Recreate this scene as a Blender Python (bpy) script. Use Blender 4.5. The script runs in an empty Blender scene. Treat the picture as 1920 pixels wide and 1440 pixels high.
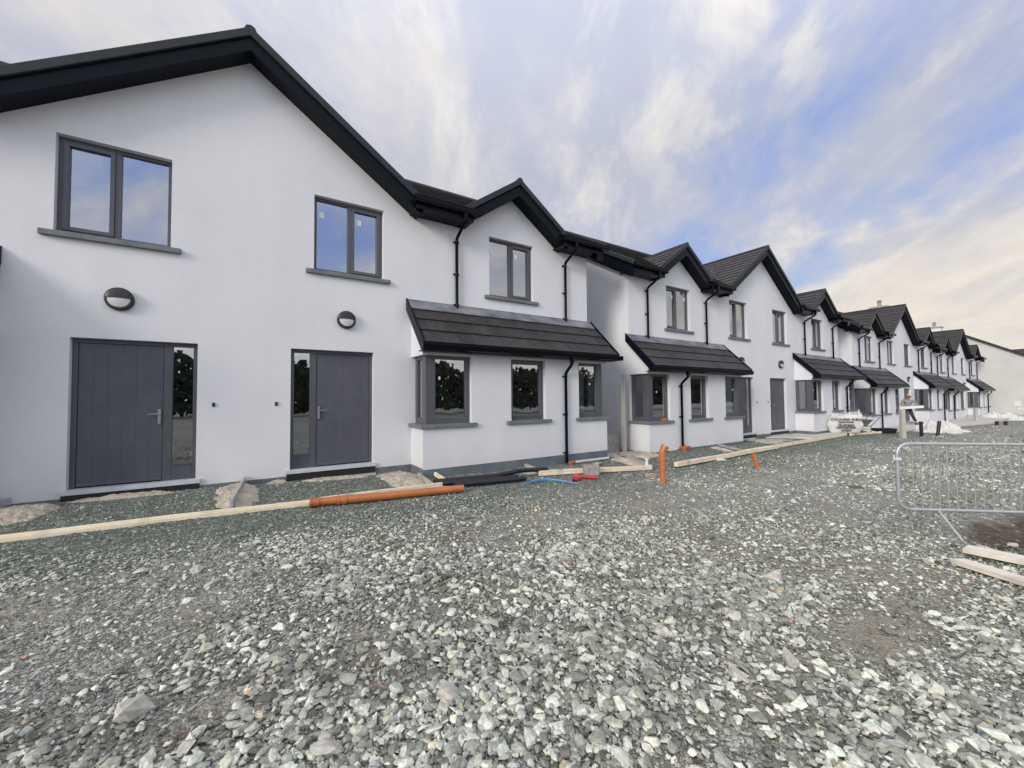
import bpy, bmesh, math, random
import numpy as np
from mathutils import Vector, Matrix, Euler, noise
from mathutils.geometry import tessellate_polygon
random.seed(7); rng = np.random.default_rng(11)
R = math.radians
scene = bpy.context.scene
C = scene.collection

# ------------------------------------------------------------------ helpers
class MB:
    """collects shapes; build() links them as ONE mesh object. s=-1 mirrors in x"""
    def __init__(self, s=1): self.v = []; self.f = []; self.t = []; self.s = s; self.tone = 0.5
    def add(self, vs, fs):
        n = len(self.v)
        self.v += [(self.s * a, b, c) for a, b, c in vs]
        for f in fs: self.f.append([n + i for i in f]); self.t.append(self.tone)
        return self
    def box(self, x0, x1, y0, y1, z0, z1):
        return self.add([(x0,y0,z0),(x1,y0,z0),(x1,y1,z0),(x0,y1,z0),(x0,y0,z1),(x1,y0,z1),(x1,y1,z1),(x0,y1,z1)],
                        [(0,3,2,1),(4,5,6,7),(0,1,5,4),(1,2,6,5),(2,3,7,6),(3,0,4,7)])
    def obox(self, p, q, w, h, up=(0,0,1)):
        """bar of width w, height h from p to q"""
        p = Vector(p); q = Vector(q); d = (q - p).normalized(); r = d.cross(Vector(up)).normalized(); u = r.cross(d)
        vs = []
        for c in (p, q):
            for a, b in ((-1,-1),(1,-1),(1,1),(-1,1)): vs.append(tuple(c + r*(a*w/2) + u*(b*h/2)))
        return self.add(vs, [(0,1,2,3),(7,6,5,4),(0,4,5,1),(1,5,6,2),(2,6,7,3),(3,7,4,0)])
    def slab(self, outline, holes, a, b, axis='y'):
        """flat wall with holes; outline in (x,z) for axis y, in (y,z) for axis x, in (x,y) for axis z"""
        loops = [outline] + holes
        P = (lambda p, t: (p[0], t, p[1])) if axis == 'y' else ((lambda p, t: (t, p[0], p[1])) if axis == 'x' else (lambda p, t: (p[0], p[1], t)))
        flat = [p for l in loops for p in l]
        tris = tessellate_polygon([[Vector((p[0], p[1], 0)) for p in l] for l in loops])
        n = len(flat)
        vs = [P(p, a) for p in flat] + [P(p, b) for p in flat]
        fs = [tuple(t) for t in tris] + [tuple(n + i for i in reversed(t)) for t in tris]
        k = 0
        for l in loops:
            m = len(l)
            for i in range(m):
                j = (i + 1) % m; fs.append((k+i, k+j, n+k+j, n+k+i))
            k += m
        return self.add(vs, fs)
    def tube(self, pts, r, n=10, cap=True, rs=None):
        pts = [Vector(p) for p in pts]; vs = []; fs = []; m = len(pts)
        u = None
        for i, p in enumerate(pts):
            if i == 0: d = (pts[1] - p)
            elif i == m - 1: d = (p - pts[i-1])
            else: d = (pts[i+1] - p).normalized() + (p - pts[i-1]).normalized()
            d.normalize()
            if u is None:
                u = d.orthogonal().normalized()
            else:
                u = (u - d * u.dot(d)).normalized()
            w = d.cross(u); rr = rs[i] if rs else r
            if 0 < i < m-1:
                c = max(.5, (pts[i+1]-p).normalized().dot(d)); rr = rr / c**.5
            for k in range(n):
                a = 2*math.pi*k/n; vs.append(tuple(p + (u*math.cos(a) + w*math.sin(a))*rr))
        for i in range(m - 1):
            for k in range(n):
                l = (k+1) % n; fs.append((i*n+k, i*n+l, (i+1)*n+l, (i+1)*n+k))
        if cap: fs.append(tuple(range(n))[::-1]); fs.append(tuple((m-1)*n + k for k in range(n)))
        return self.add(vs, fs)
    def pipe(self, pts, ro, ri, n=18):
        """open pipe with a wall thickness"""
        self.tube(pts, ro, n, cap=False); self.tube(pts, ri, n, cap=False)
        p = [Vector(a) for a in pts]
        for e, q in ((p[0], p[1]), (p[-1], p[-2])):
            d = (q - e).normalized(); u = d.orthogonal().normalized(); w = d.cross(u); vs = []
            for r in (ro, ri):
                for k in range(n):
                    a = 2*math.pi*k/n; vs.append(tuple(e + (u*math.cos(a) + w*math.sin(a))*r))
            self.add(vs, [(k, (k+1) % n, n + (k+1) % n, n + k) for k in range(n)])
        return self
    def lathe(self, c, prof, n=24, axis='z', cap=True):
        vs = []; fs = []; m = len(prof)
        for r, h in prof:
            for k in range(n):
                a = 2*math.pi*k/n; x, y = r*math.cos(a), r*math.sin(a)
                vs.append((c[0]+x, c[1]+y, c[2]+h) if axis == 'z' else (c[0]+x, c[1]-h, c[2]+y))
        for i in range(m-1):
            for k in range(n):
                l = (k+1) % n; fs.append((i*n+k, i*n+l, (i+1)*n+l, (i+1)*n+k))
        if cap: fs.append(tuple(range(n))); fs.append(tuple((m-1)*n+k for k in range(n)))
        return self.add(vs, fs)
    def build(self, name, mat, parent=None, smooth=False, bevel=0, tone=False, loc=None):
        me = bpy.data.meshes.new(name); me.from_pydata(self.v, [], self.f)
        bm = bmesh.new(); bm.from_mesh(me)
        if not tone: bmesh.ops.recalc_face_normals(bm, faces=bm.faces)
        bm.to_mesh(me); bm.free()
        if tone:
            at = me.attributes.new('tone', 'FLOAT', 'FACE'); at.data.foreach_set('value', self.t)
        me.materials.append(mat); me.update()
        if smooth:
            me.polygons.foreach_set('use_smooth', [True]*len(me.polygons))
            me.set_sharp_from_angle(angle=R(40))
        o = bpy.data.objects.new(name, me); C.objects.link(o)
        if parent: o.parent = parent
        if loc: o.location = loc
        if bevel:
            b = o.modifiers.new('bevel', 'BEVEL'); b.width = bevel; b.segments = 2; b.limit_method = 'ANGLE'
        return o

def tag(o, label=None, cat=None, group=None, kind=None):
    if label: o['label'] = label
    if cat: o['category'] = cat
    if group: o['group'] = group
    if kind: o['kind'] = kind
    return o
def empty(name, loc=(0,0,0), rz=0):
    o = bpy.data.objects.new(name, None); C.objects.link(o); o.location = loc; o.rotation_euler = (0,0,rz); o.empty_display_size = .3
    return o
def kids(o): return [c for c in bpy.data.objects if c.parent == o]
def copy_tree(o, parent=None):
    c = o.copy(); C.objects.link(c)
    if parent: c.parent = parent
    for ch in kids(o): copy_tree(ch, c)
    return c

# ------------------------------------------------------------------ materials
def newmat(name):
    m = bpy.data.materials.new(name); m.use_nodes = True
    nt = m.node_tree; return m, nt, nt.nodes, nt.links, nt.nodes['Principled BSDF']
def mat(name, col, rough=.6, var=.08, scale=6, bump=0, bscale=80, spec=.5, metal=0, col2=None, tone=0, detail=4, coat=0):
    m, nt, N, L, B = newmat(name)
    B.inputs['Roughness'].default_value = rough; B.inputs['Metallic'].default_value = metal
    B.inputs['Specular IOR Level'].default_value = spec
    if coat: B.inputs['Coat Weight'].default_value = coat
    tc = N.new('ShaderNodeTexCoord')
    no = N.new('ShaderNodeTexNoise'); no.inputs['Scale'].default_value = scale; no.inputs['Detail'].default_value = detail
    L.new(tc.outputs['Object'], no.inputs['Vector'])
    mx = N.new('ShaderNodeMix'); mx.data_type = 'RGBA'
    c2 = col2 or tuple(max(0, c*(1-var*3)) for c in col); c1 = col if col2 else tuple(min(1, c*(1+var)) for c in col)
    mx.inputs[6].default_value = (*c1, 1); mx.inputs[7].default_value = (*c2, 1)
    rp = N.new('ShaderNodeMapRange'); rp.inputs[1].default_value = .3; rp.inputs[2].default_value = .72
    L.new(no.outputs['Fac'], rp.inputs[0]); L.new(rp.outputs[0], mx.inputs[0])
    out = mx.outputs[2]
    if tone:
        at = N.new('ShaderNodeAttribute'); at.attribute_name = 'tone'
        mr = N.new('ShaderNodeMapRange'); mr.inputs[3].default_value = 1 - tone; mr.inputs[4].default_value = 1 + tone
        L.new(at.outputs['Fac'], mr.inputs[0])
        vm = N.new('ShaderNodeVectorMath'); vm.operation = 'SCALE'; L.new(out, vm.inputs[0]); L.new(mr.outputs[0], vm.inputs['Scale'])
        out = vm.outputs[0]
    L.new(out, B.inputs['Base Color'])
    if bump:
        n2 = N.new('ShaderNodeTexNoise'); n2.inputs['Scale'].default_value = bscale; n2.inputs['Detail'].default_value = 3
        L.new(tc.outputs['Object'], n2.inputs['Vector'])
        bp = N.new('ShaderNodeBump'); bp.inputs['Strength'].default_value = bump; bp.inputs['Distance'].default_value = .01
        L.new(n2.outputs['Fac'], bp.inputs['Height']); L.new(bp.outputs[0], B.inputs['Normal'])
    return m
M = {}
def render_mat():
    m, nt, N, L, B = newmat('painted_render'); B.inputs['Roughness'].default_value = .9; B.inputs['Specular IOR Level'].default_value = .25
    tc = N.new('ShaderNodeTexCoord')
    a = N.new('ShaderNodeTexNoise'); a.inputs['Scale'].default_value = .55; a.inputs['Detail'].default_value = 6; a.inputs['Roughness'].default_value = .62
    b = N.new('ShaderNodeTexNoise'); b.inputs['Scale'].default_value = 55; b.inputs['Detail'].default_value = 3
    mp = N.new('ShaderNodeMapping'); mp.inputs['Scale'].default_value = (1, 1, .45)
    L.new(tc.outputs['Object'], mp.inputs[0]); L.new(mp.outputs[0], a.inputs[0]); L.new(tc.outputs['Object'], b.inputs[0])
    m1 = N.new('ShaderNodeMix'); m1.data_type = 'RGBA'; m1.inputs[6].default_value = (.735,.748,.775,1); m1.inputs[7].default_value = (.665,.68,.715,1)
    r1 = N.new('ShaderNodeMapRange'); r1.inputs[1].default_value = .36; r1.inputs[2].default_value = .64
    L.new(a.outputs['Fac'], r1.inputs[0]); L.new(r1.outputs[0], m1.inputs[0])
    m2 = N.new('ShaderNodeMix'); m2.data_type = 'RGBA'; m2.blend_type = 'MULTIPLY'; m2.inputs[0].default_value = 1
    r2 = N.new('ShaderNodeMapRange'); r2.inputs[1].default_value = .3; r2.inputs[2].default_value = .7; r2.inputs[3].default_value = .93; r2.inputs[4].default_value = 1.03
    L.new(b.outputs['Fac'], r2.inputs[0]); L.new(m1.outputs[2], m2.inputs[6]); L.new(r2.outputs[0], m2.inputs[7])
    # splash dirt low on the wall, a stain with its own ragged shape
    sx = N.new('ShaderNodeSeparateXYZ'); L.new(tc.outputs['Object'], sx.inputs[0])
    dn = N.new('ShaderNodeTexNoise'); dn.inputs['Scale'].default_value = 3.5; dn.inputs['Detail'].default_value = 6; L.new(tc.outputs['Object'], dn.inputs[0])
    ad = N.new('ShaderNodeMath'); ad.operation = 'MULTIPLY_ADD'; ad.inputs[1].default_value = -.55; L.new(dn.outputs['Fac'], ad.inputs[0]); L.new(sx.outputs['Z'], ad.inputs[2])
    r3 = N.new('ShaderNodeMapRange'); r3.inputs[1].default_value = -.35; r3.inputs[2].default_value = .0; r3.inputs[3].default_value = .16; r3.inputs[4].default_value = 0
    L.new(ad.outputs[0], r3.inputs[0])
    m3 = N.new('ShaderNodeMix'); m3.data_type = 'RGBA'; m3.inputs[7].default_value = (.42,.38,.31,1)
    L.new(r3.outputs[0], m3.inputs[0]); L.new(m2.outputs[2], m3.inputs[6]); L.new(m3.outputs[2], B.inputs['Base Color'])
    bp = N.new('ShaderNodeBump'); bp.inputs['Strength'].default_value = .35; bp.inputs['Distance'].default_value = .006
    L.new(b.outputs['Fac'], bp.inputs['Height'])
    t = N.new('ShaderNodeTexNoise'); t.inputs['Scale'].default_value = 4.5; t.inputs['Detail'].default_value = 5; t.inputs['Distortion'].default_value = .8; L.new(tc.outputs['Object'], t.inputs[0])
    b2 = N.new('ShaderNodeBump'); b2.inputs['Strength'].default_value = .16; b2.inputs['Distance'].default_value = .02; L.new(t.outputs['Fac'], b2.inputs['Height']); L.new(bp.outputs[0], b2.inputs['Normal']); L.new(b2.outputs[0], B.inputs['Normal'])
    return m
def glass_mat():
    m, nt, N, L, B = newmat('window_glass'); N.remove(B)
    out = N['Material Output']
    tr = N.new('ShaderNodeBsdfTransparent'); tr.inputs[0].default_value = (.62,.66,.68,1)
    gl = N.new('ShaderNodeBsdfGlossy'); gl.inputs['Roughness'].default_value = .012; gl.inputs['Color'].default_value = (.93,.96,1,1)
    lw = N.new('ShaderNodeLayerWeight'); lw.inputs['Blend'].default_value = .5
    pw = N.new('ShaderNodeMath'); pw.operation = 'POWER'; pw.inputs[1].default_value = 3.2; L.new(lw.outputs['Facing'], pw.inputs[0])
    fr = N.new('ShaderNodeMath'); fr.operation = 'MULTIPLY_ADD'; fr.inputs[1].default_value = .55; fr.inputs[2].default_value = .38; L.new(pw.outputs[0], fr.inputs[0])
    tc = N.new('ShaderNodeTexCoord'); n = N.new('ShaderNodeTexNoise'); n.inputs['Scale'].default_value = 1.3; L.new(tc.outputs['Object'], n.inputs[0])
    bp = N.new('ShaderNodeBump'); bp.inputs['Strength'].default_value = .25; bp.inputs['Distance'].default_value = .01
    L.new(n.outputs['Fac'], bp.inputs['Height']); L.new(bp.outputs[0], gl.inputs['Normal'])
    mx = N.new('ShaderNodeMixShader'); L.new(fr.outputs[0], mx.inputs[0]); L.new(tr.outputs[0], mx.inputs[1]); L.new(gl.outputs[0], mx.inputs[2])
    L.new(mx.outputs[0], out.inputs[0]); return m
M['render'] = render_mat(); M['glass'] = glass_mat()
M['plinth'] = mat('plinth_paint', (.13,.16,.185), .75, .1, 3, .25, 60)
M['frame'] = mat('frame_pvc', (.088,.092,.108), .42, .03, 4, 0, spec=.4)
M['door'] = mat('door_skin', (.088,.092,.115), .45, .05, 5, .12, 200, spec=.4)
M['sill'] = mat('concrete_sill', (.165,.185,.20), .7, .1, 7, .2, 90)
M['pvc'] = mat('black_pvc', (.004,.006,.012), .30, .05, 3, 0, spec=.11)
M['gutter'] = mat('black_gutter', (.003,.004,.007), .22, .05, 3, 0, spec=.14)
M['tile'] = mat('concrete_tile', (.046,.042,.043), .55, .14, 9, .35, 140, tone=.25, spec=.35)
M['verge'] = mat('verge_cap', (.022,.028,.033), .5, .1, 6, .1, 90, spec=.3)
M['lead'] = mat('lead_flashing', (.085,.095,.115), .5, .1, 3, .15, 30, col2=(.24,.25,.27), detail=8)
M['steel'] = mat('brushed_steel', (.6,.58,.55), .3, .05, 5, metal=1)
M['plaster'] = mat('interior_plaster', (.50,.49,.46), .9, .06, 2)
M['darkroom'] = mat('interior_screed', (.22,.21,.2), .9, .1, 2)
M['lampwhite'] = mat('opal_lens', (.62,.63,.62), .35, .03, 5)
M['blackplastic'] = mat('black_plastic', (.018,.019,.022), .45, .05, 5)
M['threshold'] = mat('threshold_strip', (.55,.58,.62), .5, .06, 6)
M['dpm'] = mat('dpm_sheet', (.012,.012,.013), .55, .1, 9, .3, 40)
M['sticker'] = mat('paper_label', (.8,.81,.82), .6, .03, 10)
M['concrete'] = mat('concrete', (.42,.41,.37), .85, .08, 4, .4, 70, col2=(.27,.26,.235), detail=8)
M['slab'] = mat('path_concrete', (.62,.595,.54), .88, .08, 1.3, .3, 60, col2=(.47,.44,.39), detail=8)
M['post'] = mat('precast_post', (.50,.48,.42), .8, .06, 5, .25, 110, col2=(.40,.385,.34))
M['sand'] = mat('mortar_sand', (.56,.49,.39), .95, .1, 6, 1.0, 45, col2=(.30,.27,.22), detail=9)
M['greyrender'] = mat('grey_render', (.60,.60,.585), .9, .05, .5, .3, 60, detail=6)
M['pipe'] = mat('orange_pipe', (.52,.165,.050), .38, .06, 5, .04, 30, col2=(.40,.135,.05), spec=.5)
M['duct'] = mat('black_duct', (.012,.013,.018), .35, .06, 9, .2, 60, spec=.5)
M['hose'] = mat('blue_hose', (.07,.32,.62), .4, .05, 8)
M['red'] = mat('red_duct', (.48,.03,.04), .38, .08, 8)
M['white'] = mat('white_plastic', (.72,.72,.70), .5, .05, 8)
M['block'] = mat('cast_block', (.36,.35,.32), .9, .1, 9, .7, 90, col2=(.24,.235,.21))
M['brick'] = mat('pale_brick', (.44,.31,.23), .9, .1, 8, .5, 80)
M['galv'] = mat('galvanised_steel', (.52,.54,.56), .38, .1, 14, .05, 60, metal=.45, col2=(.40,.42,.44))
M['fabric'] = mat('woven_bag', (.70,.70,.69), .75, .04, 5, .5, 30, col2=(.52,.51,.48), detail=6)
M['print'] = mat('bag_print', (.10,.085,.10), .7, .05, 20)
M['barrow'] = mat('barrow_steel', (.14,.17,.17), .5, .1, 8, metal=.3, col2=(.2,.2,.17))
M['rubber'] = mat('rubber', (.02,.02,.02), .8, .1, 8)
M['skin'] = mat('skin', (.42,.24,.17), .6, .05, 8)
M['shirt'] = mat('grey_shirt', (.30,.32,.34), .85, .08, 9)
M['trousers'] = mat('dark_trousers', (.025,.028,.045), .85, .1, 9)
M['boots'] = mat('boots', (.10,.10,.10), .8, .1, 9)
M['cap'] = mat('beige_cap', (.60,.53,.42), .85, .05, 9)
M['hair'] = mat('brown_hair', (.10,.05,.03), .7, .1, 9)
M['board'] = mat('white_board', (.66,.66,.67), .5, .03, 5)
M['trunk'] = mat('bark', (.07,.055,.04), .9, .1, 9)
M['leaf'] = mat('added_hedge_leaf', (.045,.06,.03), .8, .2, 2, col2=(.02,.03,.018))
def wood_mat(name, c1, c2, knots=True):
    m, nt, N, L, B = newmat(name); B.inputs['Roughness'].default_value = .7; B.inputs['Specular IOR Level'].default_value = .3
    tc = N.new('ShaderNodeTexCoord'); mp = N.new('ShaderNodeMapping'); mp.inputs['Scale'].default_value = (1.2, 26, 26)
    L.new(tc.outputs['Object'], mp.inputs[0])
    a = N.new('ShaderNodeTexNoise'); a.inputs['Scale'].default_value = 1.6; a.inputs['Detail'].default_value = 5; a.inputs['Distortion'].default_value = .6
    L.new(mp.outputs[0], a.inputs[0])
    mx = N.new('ShaderNodeMix'); mx.data_type = 'RGBA'; mx.inputs[6].default_value = (*c1,1); mx.inputs[7].default_value = (*c2,1)
    r = N.new('ShaderNodeMapRange'); r.inputs[1].default_value = .42; r.inputs[2].default_value = .72; L.new(a.outputs['Fac'], r.inputs[0]); L.new(r.outputs[0], mx.inputs[0])
    col = mx.outputs[2]
    mp2 = N.new('ShaderNodeMapping'); mp2.inputs['Scale'].default_value = (2.2, 9, 9); L.new(tc.outputs['Object'], mp2.inputs[0])
    v = N.new('ShaderNodeTexVoronoi'); v.inputs['Scale'].default_value = 1; L.new(mp2.outputs[0], v.inputs[0])
    k = N.new('ShaderNodeMapRange'); k.inputs[1].default_value = .07; k.inputs[2].default_value = .16; k.inputs[3].default_value = .75 if knots else 0; k.inputs[4].default_value = 0
    L.new(v.outputs['Distance'], k.inputs[0])
    m2 = N.new('ShaderNodeMix'); m2.data_type = 'RGBA'; m2.inputs[7].default_value = (.20,.10,.045,1); L.new(k.outputs[0], m2.inputs[0]); L.new(col, m2.inputs[6])
    # grime
    g = N.new('ShaderNodeTexNoise'); g.inputs['Scale'].default_value = 3.3; g.inputs['Detail'].default_value = 7; L.new(tc.outputs['Object'], g.inputs[0])
    gr = N.new('ShaderNodeMapRange'); gr.inputs[1].default_value = .52; gr.inputs[2].default_value = .7; gr.inputs[4].default_value = .4; L.new(g.outputs['Fac'], gr.inputs[0])
    m3 = N.new('ShaderNodeMix'); m3.data_type = 'RGBA'; m3.inputs[7].default_value = (.30,.27,.22,1); L.new(gr.outputs[0], m3.inputs[0]); L.new(m2.outputs[2], m3.inputs[6])
    L.new(m3.outputs[2], B.inputs['Base Color'])
    bp = N.new('ShaderNodeBump'); bp.inputs['Strength'].default_value = .2; bp.inputs['Distance'].default_value = .005; L.new(a.outputs['Fac'], bp.inputs['Height']); L.new(bp.outputs[0], B.inputs['Normal'])
    return m
M['timber'] = wood_mat('sawn_pine', (.84,.75,.58), (.70,.58,.40))
M['plank'] = wood_mat('pale_plank', (.82,.76,.67), (.70,.63,.54), False)

# ------------------------------------------------------------------ terrain
def road(x): return np.interp(x, [-60,0,5,9,15,23,30,40,60,140], [.4,-.24,-.34,-.46,-.50,-.55,-.60,-.72,-.95,-1.6])
def zwall(x): return np.interp(x, [-10,-.5,3.6,7.7,9.3,14,24,34,60,140], [-.08,-.12,-.26,-.345,-.30,-.40,-.46,-.6,-.8,-1.4])
def gz(x, y):
    x = np.asarray(x, float); y = np.asarray(y, float)
    t = np.clip((-.67 - y)/1.08, 0, 1)
    z = zwall(x)*(1-t) + road(x)*t
    m = np.clip((-1.9 - y)/.8, 0, 1)
    z = z + m*(.020*np.sin(x*.9 + y*1.7) * np.sin(y*1.1 - x*.35) + .012*np.sin(x*2.3 - y*1.3) + .008*np.sin(x*4.1+y*3.7))
    z = z - .20*np.exp(-(((x-8.1)/1.3)**2 + ((y+7.15)/.42)**2))       # dug hollow by the barrier
    z = z + .05*np.exp(-(((x-6.9)/.9)**2 + ((y+7.3)/.16)**2))
    return z
def g1(x, y): return float(gz(x, y))

def vnoise(x, y, sc, seed):
    """smooth value noise on numpy arrays"""
    r = np.random.default_rng(seed).random((256, 256)); X = x/sc + 71.3; Y = y/sc + 37.7
    i = np.floor(X).astype(int); j = np.floor(Y).astype(int); fx = X-i; fy = Y-j
    fx = fx*fx*(3-2*fx); fy = fy*fy*(3-2*fy)
    g = lambda a, b: r[a % 256, b % 256]
    return (g(i,j)*(1-fx) + g(i+1,j)*fx)*(1-fy) + (g(i,j+1)*(1-fx) + g(i+1,j+1)*fx)*fy
def fbm(x, y, sc, seed): return (vnoise(x,y,sc,seed) + .5*vnoise(x,y,sc/2.1,seed+1) + .25*vnoise(x,y,sc/4.3,seed+2))/1.75
def tracks(x, y):
    a = np.exp(-((y + 5.1 + .11*(x-1) + .25*np.sin(x*.5))/.34)**2) + np.exp(-((y + 6.7 + .05*(x-1) + .25*np.sin(x*.5+1))/.30)**2)
    b = np.exp(-((y + 3.9 + .02*(x-1) + .2*np.sin(x*.45+.6))/.38)**2)*(x > 1)
    return np.clip(a + b, 0, 1)
def patches(x, y):
    """coarse: share of coarse stone; brown: silt patches; light: pale dusty stone"""
    n = fbm(x, y, 1.5, 5)
    coarse = np.clip((n - .36)/.22, 0, 1)
    near_wall = np.clip((y + 3.5 + 1.2*(fbm(x, y, .8, 55)-.5))/1.5, 0, 1)
    coarse = coarse*(1 - .85*near_wall)
    brown = np.clip((fbm(x, y, .95, 21) - .60)/.10, 0, 1)*(1-near_wall)*.7
    for bx, by, rx, ry, a in ((3.75,-7.0,.75,.28,1), (.7,-5.35,.22,.14,.9), (9.45,-5.15,.30,.16,.8), (2.5,-6.9,.35,.2,.7), (6.0,-5.8,.5,.18,.5), (3.1,-3.9,.3,.09,.8), (-.2,-4.7,.3,.12,.7)):
        q = ((x-bx)/rx)**2 + ((y-by)/ry)**2 + (fbm(x, y, .25, 77)-.5)*1.5
        brown = np.maximum(brown, a*np.clip(1.3 - q, 0, 1))
    light = np.clip((fbm(x*.55, y + x*.12, 1.1, 33) - .42)/.2, 0, 1)
    light = np.maximum(light*.7, tracks(x, y))*(1-near_wall)
    brown = np.maximum(brown, .55*tracks(x, y)*np.clip((fbm(x, y, .7, 44)-.45)/.15, 0, 1)*(1-near_wall))
    return coarse, brown, light, near_wall

def soil_at(x, y):
    q = ((x-8.3)/1.5)**2 + ((y+7.12)/.40)**2 + (fbm(x, y, .3, 61)-.5)*1.6
    p = ((x-9.5)/.22)**2 + ((y+5.12)/.13)**2 + (fbm(x, y, .2, 62)-.5)*2
    return np.maximum(np.clip(1.4-q, 0, 1), .8*np.clip(1.3-p, 0, 1))
def build_ground():
    def axis(segs):
        out = []
        for a, b, s in segs: out += list(np.arange(a, b, s))
        return np.array(out + [segs[-1][1]])
    xs = axis([(-300,-40,20), (-40,-6,1.5), (-6,-3,.3), (-3,10,.09), (10,30,.4), (30,66,1.2), (66,400,20)])
    ys = axis([(-300,-50,20), (-50,-12,2), (-12,-8.4,.4), (-8.4,-.6,.08), (-.6,10,.8), (10,60,5), (60,300,30)])
    X, Y = np.meshgrid(xs, ys, indexing='ij'); Z = gz(X, Y)
    d = (X-.1)**2 + (Y+8)**2
    Z = Z + (fbm(X, Y, .35, 91)-.5)*.025*np.exp(-d/160)*(Y < -.7)
    nx, ny = X.shape
    me = bpy.data.meshes.new('ground')
    vs = np.stack([X.ravel(), Y.ravel(), Z.ravel()], 1)
    i = np.arange(nx*ny).reshape(nx, ny)
    f = np.stack([i[:-1,:-1].ravel(), i[1:,:-1].ravel(), i[1:,1:].ravel(), i[:-1,1:].ravel()], 1)
    me.from_pydata(vs.tolist(), [], f.tolist())
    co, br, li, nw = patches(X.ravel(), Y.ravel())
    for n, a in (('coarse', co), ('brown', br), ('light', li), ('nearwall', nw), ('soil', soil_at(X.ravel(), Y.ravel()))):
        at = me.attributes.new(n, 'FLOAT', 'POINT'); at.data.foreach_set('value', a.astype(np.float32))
    me.polygons.foreach_set('use_smooth', [True]*len(me.polygons))
    m, nt, N, L, B = newmat('crushed_stone_ground'); B.inputs['Roughness'].default_value = .92; B.inputs['Specular IOR Level'].default_value = .2
    tc = N.new('ShaderNodeTexCoord'); P = tc.outputs['Object']
    def attr(n): a = N.new('ShaderNodeAttribute'); a.attribute_name = n; return a.outputs['Fac']
    def mixc(fac, a, b, mode='MIX'):
        x = N.new('ShaderNodeMix'); x.data_type = 'RGBA'; x.blend_type = mode
        for s, v in ((0, fac), (6, a), (7, b)):
            if isinstance(v, tuple): x.inputs[s].default_value = (*v, 1)
            elif isinstance(v, (int, float)): x.inputs[s].default_value = v
            else: L.new(v, x.inputs[s])
        return x.outputs[2]
    def rng_(v, a, b, c=0., d=1.):
        r = N.new('ShaderNodeMapRange'); L.new(v, r.inputs[0]); r.inputs[1].default_value = a; r.inputs[2].default_value = b; r.inputs[3].default_value = c; r.inputs[4].default_value = d; return r.outputs[0]
    def vor(sc, feat='F1'):
        v = N.new('ShaderNodeTexVoronoi'); v.feature = feat; v.inputs['Scale'].default_value = sc; L.new(P, v.inputs[0]); return v
    v1 = vor(36); v2 = vor(95); v3 = vor(15)
    s1 = N.new('ShaderNodeSeparateColor'); L.new(v1.outputs['Color'], s1.inputs[0])
    s2 = N.new('ShaderNodeSeparateColor'); L.new(v2.outputs['Color'], s2.inputs[0])
    s3 = N.new('ShaderNodeSeparateColor'); L.new(v3.outputs['Color'], s3.inputs[0])
    t1 = mixc(s1.outputs[0], (.13,.137,.125), (.58,.59,.55))
    t2 = mixc(s2.outputs[0], (.09,.097,.087), (.40,.41,.375))
    stones = mixc(rng_(s3.outputs[0], .35, .65), t1, t2)
    stones = mixc(rng_(attr('light'), 0, 1, 0, .45), stones, mixc(1, stones, (1.7,1.68,1.62), 'MULTIPLY'))
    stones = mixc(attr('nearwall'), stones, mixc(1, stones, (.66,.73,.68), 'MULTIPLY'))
    edge = vor(36, 'DISTANCE_TO_EDGE')
    stones = mixc(rng_(edge.outputs['Distance'], 0, .12, .65, 0), stones, (.035,.037,.033))
    silt = mixc(rng_(s2.outputs[1], 0, 1), (.25,.225,.175), (.36,.33,.265))
    big = N.new('ShaderNodeTexNoise'); big.inputs['Scale'].default_value = 9; big.inputs['Detail'].default_value = 6; L.new(P, big.inputs[0])
    bf = N.new('ShaderNodeMath'); bf.operation = 'MULTIPLY'; L.new(attr('brown'), bf.inputs[0]); L.new(rng_(big.outputs['Fac'], .3, .55, .35, 1), bf.inputs[1])
    col = mixc(bf.outputs[0], stones, silt)
    rust = N.new('ShaderNodeTexNoise'); rust.inputs['Scale'].default_value = 2.1; rust.inputs['Detail'].default_value = 8; L.new(P, rust.inputs[0])
    col = mixc(rng_(rust.outputs['Fac'], .66, .74, 0, .6), col, (.22,.12,.07))
    col = mixc(attr('soil'), col, mixc(rng_(big.outputs['Fac'], .4, .6), (.085,.07,.052), (.15,.11,.078)))
    L.new(col, B.inputs['Base Color'])
    b1 = N.new('ShaderNodeBump'); b1.inputs['Strength'].default_value = .9; b1.inputs['Distance'].default_value = .02
    hh = N.new('ShaderNodeMath'); hh.operation = 'MULTIPLY_ADD'; hh.inputs[1].default_value = .5; L.new(v2.outputs['Distance'], hh.inputs[0]); L.new(v1.outputs['Distance'], hh.inputs[2])
    inv = N.new('ShaderNodeMath'); inv.operation = 'SUBTRACT'; inv.inputs[0].default_value = 1; L.new(hh.outputs[0], inv.inputs[1])
    L.new(inv.outputs[0], b1.inputs['Height']); L.new(b1.outputs[0], B.inputs['Normal'])
    me.materials.append(m)
    o = bpy.data.objects.new('ground', me); C.objects.link(o); tag(o, kind='structure')
    return o
build_ground()

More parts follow.
